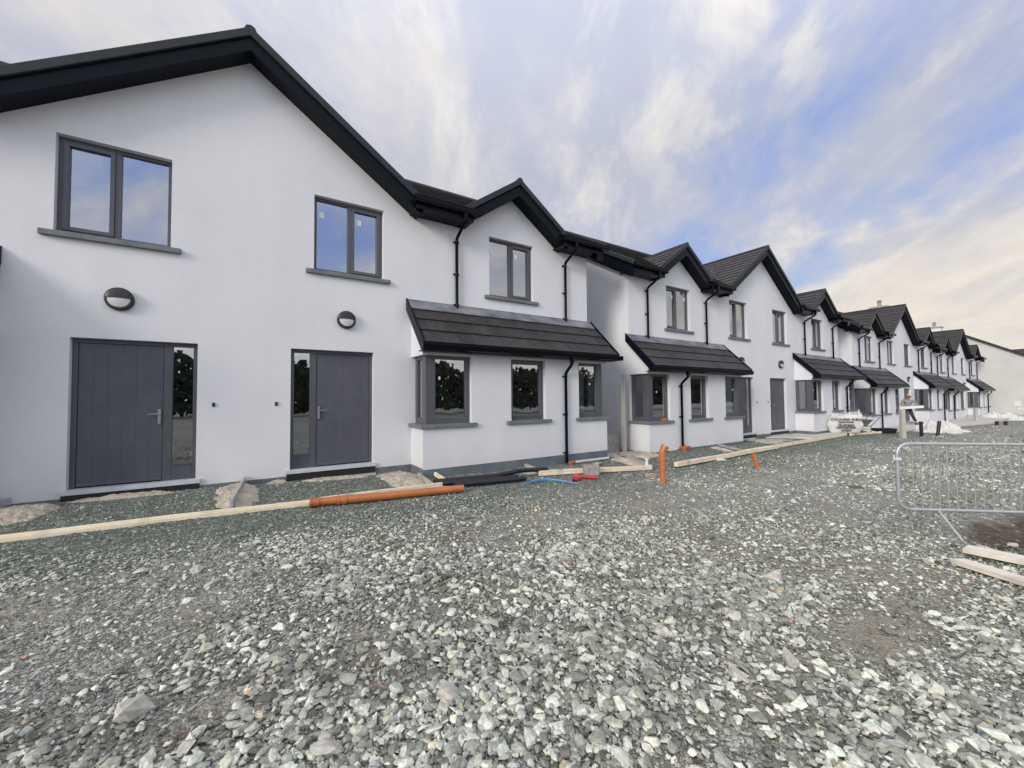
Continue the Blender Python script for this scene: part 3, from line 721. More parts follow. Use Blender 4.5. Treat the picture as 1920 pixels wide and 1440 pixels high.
# plain gable-end building closing the row, and the roof beyond it
def end_house(x, yc, zt, half, zg, depth, name, label, pitch=.634, rz=0):
    r = empty(name, (x, yc, 0), rz); tag(r, label, 'house')
    ze = zt - pitch*half
    w = MB(); w.slab([(-half,zg),(half,zg),(half,ze),(0,zt),(-half,ze)], [], 0, .3, 'x'); w.box(.3, depth, -half, -half+.3, zg, ze); w.box(.3, depth, half-.3, half, zg, ze)
    w.slab([(-half,zg),(half,zg),(half,ze),(0,zt),(-half,ze)], [], depth, depth+.3, 'x')
    w.build('wall', M['greyrender'], r)
    t = MB(); k = 1/math.hypot(1, pitch); hh = half+.35
    for s in (-1, 1):
        P = lambda u, v: (u, s*(hh - v*k), zt + .14 - pitch*hh + pitch*v*k)
        tiles(t, P, 0, hh/k, lambda v: -.2, lambda v: depth+.5)
    t.build('roof', M['tile'], r, tone=True)
    v = MB(); v.slab([(-hh,zt-.02-pitch*hh),(0,zt-.02),(hh,zt-.02-pitch*hh),(hh,zt+.17-pitch*hh),(0,zt+.17),(-hh,zt+.17-pitch*hh)], [], -.24, -.004, 'x'); v.build('verge_board', M['verge'], r)
    return r
eh = end_house(59.0, 1.0, 6.93, 4.1, -1.1, 9, 'gable_end_house', 'large plain grey gable wall with sloping dark verge closing the far end of the row')
for a, b, c, d in ((-3.2,-2.75,.02,.52), (-3.3,-2.95,-.42,-.15)):
    pass
m = MB(); m.box(-.06, -.002, -3.30, -2.85, .02, .52); m.build('meter_box', M['white'], eh)
m = MB(); m.box(-.05, -.002, -3.34, -3.08, -.30, -.08); m.build('vent_cover', M['white'], eh)
end_house(87.0, -6.5, 7.05, 4.0, -1.5, 7, 'distant_house', 'dark roof just showing behind the sloping verge at the far right edge', rz=R(90))

# ------------------------------------------------------------------ paths and edging
def slabpath(name, poly, top, th, label=None):
    m = MB(); m.slab(poly, [], top-th, top, 'z'); o = m.build(name, M['slab'], None, bevel=.01); tag(o, kind='structure'); return o
slabpath('path', [(18.3,-1.16),(20.6,-1.12),(22.6,-1.10),(22.6,-.68),(19.7,-.68),(19.7,-.01),(17.4,-.01),(16.9,-.12)], -.395, .25)
slabpath('path', [(24.9,-1.42),(26.2,-1.55),(28.9,-2.2),(33.0,-2.35),(33.0,-.02),(31.1,-.02),(31.1,-.78),(26.1,-.78),(26.1,-.5),(24.9,-.5)], -.49, .3)
slabpath('path', [(33.05,-2.35),(40,-2.9),(50,-2.7),(58.6,-2.6),(58.6,-.05),(33.05,-.12)], -.62, .35)

def mound(name, cx, cy, lx, ly, h, label, seed, ridge=False):
    """low heap of mortar sand draped on the ground"""
    nx, ny = 60, 60; vs = []; fs = []
    for i in range(nx+1):
        for j in range(ny+1):
            u, v = i/nx*2-1, j/ny*2-1; x, y = cx+u*lx, cy+v*ly
            q = 1 - (abs(u)**2.2 + abs(v)**(4 if ridge else 2.2)); q += (noise.noise((x*5+seed, y*5, 0)))*.45 + noise.noise((x*17, y*17+seed, 3))*.22 + noise.noise((x*55, y*55+seed, 3))*.12
            vs.append((x, y, g1(x, y) - .02 + max(-.2, q)*h*.72))
    for i in range(nx):
        for j in range(ny): a = i*(ny+1)+j; fs.append((a, a+ny+1, a+ny+2, a+1))
    m = MB(); m.add(vs, fs); o = m.build(name, M['sand'], None); tag(o, label, 'sand heap', 'sandy mortar heaps along the walls'); return o
mound('sand_heap', -.08, -.66, .30, .82, .10, 'sandy mortar ridge holding the metal edging between the two nearest doors', 1, True)
mound('sand_heap', 2.42, -.66, .40, .80, .11, 'sandy mortar heap between the second door and the bay', 2, True)
mound('sand_heap', 4.93, -.98, .20, .34, .09, 'sandy mortar strip in front of the middle bay window', 3, True)
mound('sand_heap', 7.98, -1.15, .30, .62, .10, 'sandy mortar strip in front of the gap between the first two house pairs', 4, True)
mound('sand_heap', -2.35, -.55, .42, .50, .13, 'sandy mortar heap at the left edge of the photo', 5)
mound('sand_heap', -1.40, -.13, .70, .13, .10, 'thin line of sandy mortar under the nearest door', 6)
mound('sand_heap', 1.35, -.13, .75, .12, .09, 'thin line of sandy mortar under the second door', 7)
mound('sand_heap', 12.25, -1.02, .25, .40, .08, 'sandy mortar strip in front of the second bay from the left', 8, True)
mound('sand_heap', 9.0, -.85, .55, .22, .09, 'rubble and mortar beside the concrete fence post', 9)
mound('sand_heap', 16.0, -.75, 1.1, .45, .09, 'mortar spread out before the open grey doorway of the second pair', 10)
mound('sand_heap', .45, -.10, .18, .12, .10, 'small mortar lump against the wall left of the second door', 12)

def edging(p, q, w, h, mt, label, name='edging_kerb', cat='edging', seed=0):
    m = MB(); m.obox((p[0],p[1],g1(*p)+h/2+.03), (q[0],q[1],g1(*q)+h/2+.03), w, h)
    o = m.build(name, mt, None, bevel=.003); tag(o, label, cat, 'edging strips running out from the walls'); return o
edging((-.0,-.02), (-.13,-1.45), .035, .11, M['galv'], 'thin metal edging strip in the mortar ridge between the two nearest doors', 'edging_rail')
edging((2.70,-.70), (2.66,-1.45), .055, .07, M['concrete'], 'thin concrete edging left of the nearest bay')
edging((5.12,-.70), (5.06,-1.42), .055, .07, M['concrete'], 'thin concrete edging in front of the middle bay window')
edging((8.35,-.55), (7.86,-1.80), .06, .07, M['concrete'], 'thin concrete edging beside the white capped vent')
edging((-2.55,-.02), (-2.95,-1.25), .04, .10, M['galv'], 'metal edging strip at the left edge of the photo', 'edging_rail')
edging((12.6,-.72), (12.5,-1.5), .055, .06, M['concrete'], 'thin concrete edging in front of the second downpipe')
edging((15.0,-.35), (16.6,-1.15), .06, .06, M['concrete'], 'thin concrete edging before the open grey doorway')

def timber(pts, w, h, label, lift=0., name='timber_board', mt=None, grp='sawn timber boards along the wall edge', z=None):
    (x0, y0), (x1, y1) = pts; L = math.hypot(x1-x0, y1-y0)
    za = z[0] if z else g1(x0, y0) + lift; zb = z[1] if z else g1(x1, y1) + lift
    m = MB(); n = max(2, int(L/.5)); vs = []; fs = []
    for i in range(n+1):
        u = i/n*L; dy = .006*math.sin(i*1.7+x0); dz = .004*math.sin(i*1.1)
        vs += [(u,-w/2+dy,-h/2+dz),(u,w/2+dy,-h/2+dz),(u,w/2+dy,h/2+dz),(u,-w/2+dy,h/2+dz)]
    for i in range(n):
        a = i*4
        for k in range(4): l = (k+1) % 4; fs.append((a+k, a+l, a+4+l, a+4+k))
    fs += [(3,2,1,0), tuple(n*4+k for k in range(4))]
    m.add(vs, fs); o = m.build(name, mt or M['timber'], None, bevel=.004)
    o.location = (x0, y0, za+h/2); o.rotation_euler = (0, -math.atan2(zb-za, L), math.atan2(y1-y0, x1-x0))
    tag(o, label, 'timber', grp); return o
timber(((-4.4,-1.50),(.82,-1.60)), .045, .05, 'front one of two long pale timber boards between the left edge and the orange pipe', .0)
timber(((-4.4,-1.445),(.80,-1.545)), .045, .062, 'long pale timber board right behind the front one at the left edge', .0)
timber(((.84,-1.60),(3.0,-1.46)), .05, .09, 'short pale timber board showing behind the orange pipe')
timber(((2.98,-1.42),(3.02,-.72)), .045, .07, 'short timber batten running from the bay corner out to the black ducts', .02)
timber(((4.9,-1.50),(7.72,-1.98)), .06, .10, 'timber board under the concrete block, ending near the orange standpipe', .02)
timber(((6.2,-1.66),(7.45,-1.86)), .11, .045, 'flat timber offcut lying under the board near the brick', .0)
timber(((8.55,-2.03),(14.3,-1.66)), .11, .10, 'long timber beam with sawn end, right of the orange standpipe', .03)
timber(((12.2,-1.70),(21.2,-1.30)), .05, .11, 'far pale timber board leading to the white bulk bag', .02)
timber(((21.3,-1.40),(24.8,-1.62)), .05, .08, 'weathered timber board between the bulk bag and the wheelbarrow', .02)
timber(((5.71,-7.02),(4.75,-8.9)), .14, .045, 'pale planed plank, nearer of the two at the right edge', .035, 'plank', M['plank'], 'pale planks lying at the right edge')
timber(((6.30,-6.98),(6.15,-9.0)), .20, .045, 'pinkish weathered plank, farther of the two at the right edge', .05, 'plank', M['plank'], 'pale planks lying at the right edge')
timber(((5.75,-7.10),(4.72,-9.1)), .10, .05, 'dark underside batten beneath the nearer plank', -.015, 'plank', M['plank'], 'pale planks lying at the right edge')

# ------------------------------------------------------------------ loose site objects
def lying_pipe(p, q, r, socket, mt, label, name, cat, grp, wall=.006, lift=0, n=20):
    p3 = Vector((p[0], p[1], g1(*p) + r + .012 + lift)); q3 = Vector((q[0], q[1], g1(*q) + r + .012 + lift)); d = (q3-p3).normalized()
    m = MB(); m.pipe([p3, q3], r, r-wall, n)
    if socket:
        m.pipe([p3 - d*.005, p3 + d*.02], r+.014, r-wall+.003, n); m.pipe([p3 + d*.02, p3 + d*.10], r+.007, r, n); m.pipe([p3+d*.10, p3+d*.115], r+.011, r, n)
    o = m.build(name, mt, None, smooth=True); tag(o, label, cat, grp); return o
lying_pipe((.78,-1.70), (1.20,-1.74), .055, True, M['pipe'], 'short orange drain pipe with collar, at the left end of the longer one', 'drain_pipe', 'pipe', 'orange drain pipes on the gravel')
lying_pipe((1.13,-1.765), (3.02,-1.94), .058, True, M['pipe'], 'long orange drain pipe lying on the gravel in front of the second door', 'drain_pipe', 'pipe', 'orange drain pipes on the gravel')
def duct(pts, r, label, lift=0):
    P = [(x, y, g1(x, y) + r + .015 + z) for x, y, z in pts]
    m = MB(); m.tube(P, r, 14); o = m.build('black_duct', M['duct'], None, smooth=True); tag(o, label, 'duct', 'black ducts behind the orange pipe')
duct([(2.75,-1.36,.02),(3.9,-1.42,.03),(4.3,-1.43,.06),(4.45,-1.42,.08),(5.1,-1.50,.08)], .045, 'upper black duct with a bend, reaching farthest right past the others')
duct([(2.85,-1.46,.0),(3.6,-1.52,.0),(4.35,-1.55,.0)], .045, 'middle black duct lying between two others')
duct([(3.0,-1.62,0),(3.8,-1.68,0),(4.42,-1.72,0)], .042, 'lower black duct nearest the orange pipe')
m = MB(); pts = []
for i in range(17):
    t = i/16; x = 4.08 + .95*t; y = -2.10 - .42*t; pts.append((x + .10*math.sin(math.pi*t), y + .34*math.sin(math.pi*t), g1(x, y) + .03 + .03*math.sin(math.pi*t)))
m.tube(pts, .013, 8); o = m.build('water_hose', M['hose'], None, smooth=True); tag(o, 'bright blue water pipe curving over the gravel in front of the bay', 'hose')
m = MB(); m.tube([(4.45,-1.88,g1(4.45,-1.88)+.02),(4.62,-1.90,g1(4.6,-1.9)+.03),(4.8,-1.93,g1(4.8,-1.93)+.02)], .013, 8); o = m.build('water_hose', M['hose'], None, smooth=True); tag(o, 'short scrap of blue water pipe behind the blue arc', 'hose')
m = MB(); m.pipe([(5.42,-1.98,g1(5.4,-2)+.05),(5.72,-2.28,g1(5.7,-2.3)+.04)], .036, .030, 14); m.pipe([(5.40,-1.96,g1(5.4,-2)+.05),(5.48,-2.04,g1(5.4,-2)+.05)], .042, .034, 14)
o = m.build('red_duct_offcut', M['red'], None, smooth=True); tag(o, 'longer red duct offcut lying in front of the concrete block', 'pipe offcut', 'red duct offcuts')
m = MB(); m.pipe([(5.10,-2.30,g1(5.1,-2.3)+.04),(5.38,-2.18,g1(5.4,-2.2)+.045)], .036, .030, 14); o = m.build('red_duct_offcut', M['red'], None, smooth=True); tag(o, 'shorter red duct offcut lying beside the blue pipe end', 'pipe offcut', 'red duct offcuts')

def blocky(name, dims, loc, rz, mt, label, cat, jit=.008, tilt=(0,0), bevel=.012):
    m = bpy.data.meshes.new(name); bm = bmesh.new(); bmesh.ops.create_cube(bm, size=1)
    bmesh.ops.subdivide_edges(bm, edges=bm.edges, cuts=4, use_grid_fill=True)
    for v in bm.verts:
        c = Vector((v.co.x*dims[0], v.co.y*dims[1], v.co.z*dims[2])); k = noise.noise_vector(c*9 + Vector(loc))*jit
        e = max(abs(v.co.x), abs(v.co.y)) + abs(v.co.z); v.co = c*(1 - .05*max(0, e-.8)) + k
    bm.to_mesh(m); bm.free(); m.materials.append(mt); o = bpy.data.objects.new(name, m); C.objects.link(o)
    o.location = loc; o.rotation_euler = (tilt[0], tilt[1], rz)
    b = o.modifiers.new('bevel', 'BEVEL'); b.width = bevel; b.segments = 2; b.limit_method = 'ANGLE'
    tag(o, label, cat); return o
blocky('concrete_block', (.30,.20,.20), (5.97,-1.86,g1(6,-1.86)+.115), -.45, M['block'], 'rough grey concrete block sitting against the timber board', 'block', .012, (0,.05), .02)
blocky('brick', (.21,.10,.065), (6.86,-2.62,g1(6.86,-2.6)+.035), -.7, M['brick'], 'loose pale brick lying left of the orange standpipe', 'brick', .004, (.1,0), .006)
blocky('brick', (.20,.11,.07), (6.55,-2.3,g1(6.55,-2.3)+.01), -.2, M['block'], 'half buried grey brick piece beside the pale brick', 'brick', .004, (.1,0), .006)
blocky('tile_offcut', (.28,.12,.03), (10.5,-1.98,g1(10.5,-2)+.03), -.3, M['plank'], 'small pale board offcut on the gravel in front of the second bay', 'board offcut', .002, (.05,0), .004)
blocky('stone_slab', (.22,.14,.06), (6.9,-1.1,g1(6.9,-1.1)+.04), .4, M['concrete'], 'pale stone lump lying behind the timber under the nearest bay', 'stone', .01)
m = MB(); m.lathe((0,0,0), [(.035,0),(.035,.13),(.055,.135),(.055,.155),(.02,.16)], 16); o = m.build('vent_cap', M['white'], None, smooth=True); o.location = (7.62,-1.93,g1(7.62,-1.93)+.11); tag(o, 'small white capped pipe standing on the timber board end', 'vent')
m = MB(); m.obox((6.5,-.80,-.27), (7.66,-.73,-.285), .03, .05); o = m.build('white_strip', M['white'], None, bevel=.004); tag(o, 'white plastic strip lying at the foot of the nearest bay', 'strip', 'white plastic strips at the wall foot')
m = MB(); m.obox((9.35,-.80,-.26), (10.4,-.76,-.28), .03, .05); o = m.build('white_strip', M['white'], None, bevel=.004); tag(o, 'white plastic strip lying at the foot of the second bay', 'strip', 'white plastic strips at the wall foot')
# gully hoppers under the bay downpipes
def gully(x, y, s, label):
    z = g1(x, y); r = empty('drain_gully', (x, y, z)); tag(r, label, 'gully', 'orange gullies under the downpipes')
    m = MB(); m.slab([(-.11*s,-.11*s),(.11*s,-.11*s),(.11*s,.11*s),(-.11*s,.11*s)], [[(-.085*s,-.085*s),(.085*s,-.085*s),(.085*s,.085*s),(-.085*s,.085*s)]], .10*s, .13*s, 'z')
    m.add([(-.10*s,-.10*s,.10*s),(.10*s,-.10*s,.10*s),(.10*s,.10*s,.10*s),(-.10*s,.10*s,.10*s),(-.05*s,-.05*s,-.05),(.05*s,-.05*s,-.05),(.05*s,.05*s,-.05),(-.05*s,.05*s,-.05)], [(0,1,5,4),(1,2,6,5),(2,3,7,6),(3,0,4,7)])
    m.build('hopper', M['pipe'], r, bevel=.004)
gully(6.36, -.80, .55, 'small orange gully mouth under the downpipe of the nearest bay')
gully(10.74, -.80, 1.05, 'orange gully hopper under the downpipe of the second bay')
# orange standpipe with tilted socket bend
sx, sy = 6.55, -3.15; sz = g1(sx, sy)
m = MB(); m.pipe([(sx,sy,sz-.1),(sx,sy,sz+.50)], .055, .050, 24); o = m.build('standpipe', M['pipe'], None, smooth=True); tag(o, 'orange standpipe rising from the gravel, topped by a tilted bend', 'pipe')
e = MB(); e.pipe([(sx,sy,sz+.44),(sx,sy,sz+.55)], .066, .055, 24); e.pipe([(sx,sy,sz+.47),(sx,sy,sz+.485)], .072, .06, 24)
e.pipe([(sx,sy,sz+.54),(sx+.006,sy-.004,sz+.60),(sx+.03,sy-.02,sz+.655)], .060, .054, 24); e.pipe([(sx+.02,sy-.013,sz+.63),(sx+.052,sy-.035,sz+.70)], .068, .060, 24)
e.build('pipe_bend', M['pipe'], o, smooth=True)
m = MB(); x, y = 10.1, -3.1; z = g1(x, y); m.pipe([(x+.03,y-.02,z-.1),(x-.07,y+.045,z+.33)], .055, .049, 24); o = m.build('pipe_stub', M['pipe'], None, smooth=True); tag(o, 'orange pipe stub leaning out of the gravel right of the standpipe', 'pipe')
# brick on sill
blocky('brick', (.20,.10,.06), (10.02,-.66,.752-.2+.035), .0, M['pipe'], 'orange brick piece lying on the sill of the second bay corner window', 'brick', .004, (0,0), .006)

# fence post, gravel board, vent box in the gap
m = MB(); m.slab([(-.055,-.055),(.055,-.055),(.055,-.02),(.035,-.02),(.035,.02),(.055,.02),(.055,.055),(-.055,.055),(-.055,.02),(-.035,.02),(-.035,-.02),(-.055,-.02)], [], 0, 2.25, 'z')
o = m.build('fence_post', M['post'], None, bevel=.004, loc=(8.92,-.12,-.36)); o.rotation_euler = (0,.004,.35); tag(o, 'tall slotted concrete fence post in the gap between the first two house pairs', 'fence post')
m = MB()
for i in range(2): m.box(0, 1.16, -.022, .022, .31*i, .31*i+.303)
o = m.build('gravel_board', M['block'], None, bevel=.008, loc=(7.72,.02,-.40)); tag(o, 'low concrete gravel boards stacked beside the tall fence post', 'fence panel')
m = MB(); m.box(-.05, 0, -.09, .09, -.09, .09); r_ = m.build('wall_box', M['post'], None, bevel=.012, loc=(9.315,1.35,.98)); tag(r_, 'small cream outlet box fixed on the side wall inside the gap', 'outlet box')
e = MB(); e.lathe((-.0,0,0), [(.045,0),(.04,.012)], 16); e.v = [(-.052 - c, a, b) for a, b, c in e.v]; e.build('socket_hole', M['blackplastic'], r_)
slabpath('path', [(8.3,-.60),(9.25,-.72),(9.28,2.5),(7.74,2.5),(7.74,-.2)], -.315, .2)
m = MB(); m.slab([(8.2,-.62),(9.2,-.85),(9.24,-.35),(8.5,-.25)], [], -.32, -.275, 'z'); o = m.build('paving_slab', M['concrete'], None, bevel=.006); tag(o, 'grey paving slab at the foot of the tall fence post', 'paving slab')

# ------------------------------------------------------------------ pedestrian barrier
def barrier():
    A = Vector((6.80,-6.36,0)); D = Vector((.755,-.656,0)).normalized(); zb = -.155
    rz = math.atan2(D.y, D.x); L = 2.2
    r = empty('pedestrian_barrier', (A.x, A.y, zb), rz); tag(r, 'galvanised steel pedestrian barrier standing at the right edge', 'barrier')
    z0, z1, c = 0, .80, .13
    def arc(cx, cz, a0): return [(cx + c*math.cos(a0 - k*math.pi/12), 0, cz + c*math.sin(a0 - k*math.pi/12)) for k in range(7)]
    loop = arc(c, z1-c, math.pi) + arc(L-c, z1-c, math.pi/2) + arc(L-c, z0+c, 0) + arc(c, z0+c, -math.pi/2)
    f = MB(); f.tube(loop + [loop[0]], .019, 12, cap=False); f.build('frame', M['galv'], r, smooth=True)
    n = 22
    for i in range(1, n):
        x = c*.55 + (L-c*1.1)*i/n
        b = MB(); b.tube([(x,0,z0+.005),(x,0,z1-.005)], .0058, 6); b.build('bar', M['galv'], r, smooth=True)
    for x in (.42, L-.42):
        for s in (-1, 1):
            b = MB(); b.tube([(x,0,0),(x,.035*s,-.03),(x,.30*s,-.27)], .014, 8); b.build('leg', M['galv'], r, smooth=True)
    h = MB(); h.tube([(-.02,0,.60),(-.035,0,.60),(-.035,0,.66)], .008, 6); h.box(-.03,.03,-.024,.024,.60,.63); h.build('hook', M['white'], r)
    return r
BAR = barrier()

# ------------------------------------------------------------------ bulk bags
def bag_mesh(w, d, h, seed, slump=.1, peak=.22):
    bm = bmesh.new(); bmesh.ops.create_cube(bm, size=1); bmesh.ops.subdivide_edges(bm, edges=bm.edges, cuts=14, use_grid_fill=True)
    for v in bm.verts:
        x, y, z = v.co; bul = 1 + .12*math.cos(math.pi*z) - .16*max(0, z+.1)
        X = x*w*bul; Y = y*d*bul; Z = (z+.5)*h
        rr = max(abs(x), abs(y))*2
        if z > .1: Z -= slump*(1 - rr**4)*(z+.4)
        corner = max(0, abs(x)*2 - .72)*max(0, abs(y)*2 - .72)/.078
        if z > .2: Z += corner*peak*(1.0 if (x > 0 and y < 0) else .35)
        n = noise.noise_vector(Vector((X*2.6+seed, Y*2.6, Z*2.6)))*.10 + noise.noise_vector(Vector((X*8+seed, Y*8, Z*8)))*.045
        if z > -.45: v.co = Vector((X, Y, Z)) + n
        else: v.co = Vector((X, Y, Z)) + Vector((n.x, n.y, 0))
    me = bpy.data.meshes.new('bulk_bag'); bm.to_mesh(me); bm.free(); me.materials.append(M['fabric'])
    me.polygons.foreach_set('use_smooth', [True]*len(me.polygons)); return me
def text_mesh(txt, size, name, mt, parent, loc, rot, ext=.003):
    cu = bpy.data.curves.new(name, 'FONT'); cu.body = txt; cu.size = size; cu.align_x = 'CENTER'; cu.extrude = ext; cu.offset = .004
    t = bpy.data.objects.new('tmp', cu); C.objects.link(t); bpy.context.view_layer.update()
    me = bpy.data.meshes.new_from_object(t.evaluated_get(bpy.context.evaluated_depsgraph_get())); bpy.data.objects.remove(t)
    me.materials.clear(); me.materials.append(mt); o = bpy.data.objects.new(name, me); C.objects.link(o); o.parent = parent; o.location = loc; o.rotation_euler = rot; return o
bag = bpy.data.objects.new('bulk_bag', bag_mesh(1.05, .95, .80, 3)); C.objects.link(bag)
bag.location = (21.75,-.98,-.40); bag.rotation_euler = (0,0,-.95); tag(bag, 'full white woven bulk bag with dark printing, standing on the path', 'bulk bag')
for t, sz, z in (('COLOURED BUILD',.125,.56), ('BUILDING SUPPLIES',.06,.47), ('TEL 087 BUILD',.085,.33), ('READY MIX SAND',.08,.24), ('DELIVERED',.07,.12)):
    text_mesh(t, sz, 'printed_text', M['print'], bag, (-.03,-.60,z), (R(90),0,0), .012)

def heap(name, cx, cy, rx, ry, h, seed, rz, label, base):
    nx, ny = 24, 16; m = MB(); vs = []; fs = []
    for i in range(nx+1):
        for j in range(ny+1):
            u, v = i/nx*2-1, j/ny*2-1
            out = 1 + .22*noise.noise((u*2.2+seed, v*2.2, 9)); q = max(0, 1 - (u*u*out + v*v*out)); f = noise.noise((u*3+seed, v*3, 1)); g = abs(noise.noise((u*6+seed, v*5, 5)))
            z = h*q**.6*(.62 + .75*f - .55*abs(noise.noise((u*4.5-v*3+seed, v*4, 2)))) - .12*g*q**.3 + .02
            edge = max(abs(u), abs(v)); vs.append((u*rx*(1+.12*f), v*ry*(1+.12*f), z if q > 0 else -.06))
    for i in range(nx):
        for j in range(ny): a = i*(ny+1)+j; fs.append((a, a+ny+1, a+ny+2, a+1))
    m.add(vs, fs); o = m.build(name, M['fabric'], None, loc=(cx, cy, base)); o.rotation_euler = (0,0,rz); tag(o, label, 'bulk bag', 'crumpled empty bulk bags'); return o
heap('empty_bag', 27.3, -2.85, .80, .55, .78, 4, -.9, 'big crumpled white bag pile behind the leaning black stub post', -.60)
heap('empty_bag', 28.8, -3.10, .75, .40, .26, 9, -.6, 'flat folded white bag lying to the right of the crumpled pile', -.62)
heap('empty_bag', 48.5, -2.35, 1.25, .60, .85, 14, -.9, 'white crumpled bag heap at the corner of the farthest bay', -.83)
heap('empty_bag', 50.3, -3.0, 1.2, .45, .22, 19, -.8, 'flat white sheet trailing right of the farthest bag heap', -.86)

# posts
def post(x, y, h, r, lean, mt, label, name, grp, sq=False):
    z = g1(x, y) - .1; m = MB()
    if sq: m.box(-r, r, -r, r, 0, h+.1)
    else: m.pipe([(0,0,0),(0,0,h+.1)], r, r*.86, 18)
    o = m.build(name, mt, None, smooth=not sq, bevel=.012 if sq else 0, loc=(x, y, z)); o.rotation_euler = (lean[0], lean[1], -.6); tag(o, label, 'post', grp)
post(22.35, -2.80, 1.18, .075, (0,0), M['post'], 'square concrete post in front of the person with the panel', 'concrete_post', 'square concrete posts', True)
post(41.9, -1.98, 1.0, .085, (0,0), M['post'], 'square concrete post in front of the farthest house pair', 'concrete_post', 'square concrete posts', True)
GP = 'black duct stubs standing in the gravel'
post(24.1, -2.98, .64, .062, (0,-.02), M['duct'], 'upright black stub post, left one of the nearer two', 'black_stub_post', GP)
post(25.3, -3.22, .64, .062, (.0,.16), M['duct'], 'black stub post leaning right, in front of the crumpled white bags', 'black_stub_post', GP)
post(38.4, -3.32, .26, .08, (0,0), M['duct'], 'short black stub, left one of the far pair near the last bag heap', 'black_stub_post', GP)
post(38.2, -3.68, .28, .08, (0,0), M['duct'], 'short black stub, rightmost of the far pair near the last bag heap', 'black_stub_post', GP)

# mortar tub, wood scraps, wheelbarrow
m = MB(); m.add([(-.33,-.2,0),(.33,-.2,0),(.33,.2,0),(-.33,.2,0),(-.40,-.26,.24),(.40,-.26,.24),(.40,.26,.24),(-.40,.26,.24)], [(3,2,1,0),(0,1,5,4),(1,2,6,5),(2,3,7,6),(3,0,4,7)])
m.add([(-.31,-.18,.02),(.31,-.18,.02),(.31,.18,.02),(-.31,.18,.02),(-.38,-.24,.24),(.38,-.24,.24),(.38,.24,.24),(-.38,.24,.24)], [(0,1,2,3),(0,4,5,1),(1,5,6,2),(2,6,7,3),(3,7,4,0)])
o = m.build('mortar_tub', M['blackplastic'], None, loc=(24.75,-1.60,-.57)); o.rotation_euler = (0,0,-.6); tag(o, 'black plastic mortar tub on the ground before the third bay', 'tub')
for k, (x, y, L, a, b, lab) in enumerate(((23.55,-1.30,.55,.3,.35,'yellowish timber scrap leaning under the wheelbarrow, leftmost'), (23.8,-1.38,.7,-.7,.22,'yellowish timber scrap sloping down to the right of the wheelbarrow'), (23.35,-1.22,.45,1.3,.5,'short timber block under the wheelbarrow tray'))):
    m = MB(); m.box(-L/2, L/2, -.06, .06, -.02, .02); o = m.build('timber_scrap', M['timber'], None, bevel=.003, loc=(x, y, g1(x,y)+.10)); o.rotation_euler = (.2, b, -.6+a*.4); tag(o, lab, 'timber scrap', 'timber scraps under the wheelbarrow')
def wheelbarrow():
    r = empty('wheelbarrow', (23.35,-.95,-.52), -.62); r.scale = (1.12,1.12,1.12); tag(r, 'grey steel wheelbarrow standing between the white bulk bag and the third bay', 'wheelbarrow')
    t = MB(); b = [(-.34,-.16,.28),(.30,-.20,.28),(.30,.20,.28),(-.34,.16,.28)]; u = [(-.62,-.28,.60),(.46,-.33,.55),(.46,.33,.55),(-.62,.28,.60)]
    t.add(b+u, [(0,1,2,3),(0,4,5,1),(1,5,6,2),(2,6,7,3),(3,7,4,0)])
    t.add([(x*.97, y*.96, z+.012) for x, y, z in b] + [(x*.98, y*.97, z) for x, y, z in u], [(3,2,1,0),(1,5,4,0),(2,6,5,1),(3,7,6,2),(0,4,7,3)])
    t.tube(u+[u[0]], .014, 8, cap=False); t.build('tray', M['barrow'], r)
    for s in (-1, 1):
        f = MB(); f.tube([(-.62,s*.06,.20),(-.3,s*.16,.26),(.42,s*.25,.30),(.62,s*.28,.50),(.88,s*.29,.80)], .018, 8); f.build('frame_tube', M['barrow'], r, smooth=True)
        f = MB(); f.tube([(.80,s*.287,.71),(.90,s*.29,.82)], .024, 8); f.build('grip', M['rubber'], r, smooth=True)
        f = MB(); f.tube([(.10,s*.22,.28),(.20,s*.24,.02),(.42,s*.25,.02),(.44,s*.25,.30)], .015, 8); f.build('leg', M['barrow'], r, smooth=True)
    w = MB(); w.lathe((0,0,0), [(.10,-.03),(.17,-.045),(.195,-.03),(.20,0),(.195,.03),(.17,.045),(.10,.03)], 24, 'y'); wo = w.build('wheel', M['rubber'], r, smooth=True, loc=(-.62,0,.20))
    w = MB(); w.lathe((0,0,0), [(.02,-.06),(.10,-.032),(.10,.032),(.02,.06)], 16, 'y'); w.build('rim', M['barrow'], wo, smooth=True)
wheelbarrow()
m = MB(); m.box(-.30,.30,-.12,.12,-.012,.012); o = m.build('plaster_hawk', M['board'], None, loc=(22.95,-1.0,.43)); o.rotation_euler = (0,.03,-.6)
e = MB(); e.tube([(0,0,0),(0,0,-.95)], .016, 8); e.build('handle', M['timber'], o); tag(o, 'white board on a stick standing between the bulk bag and the wheelbarrow', 'board')

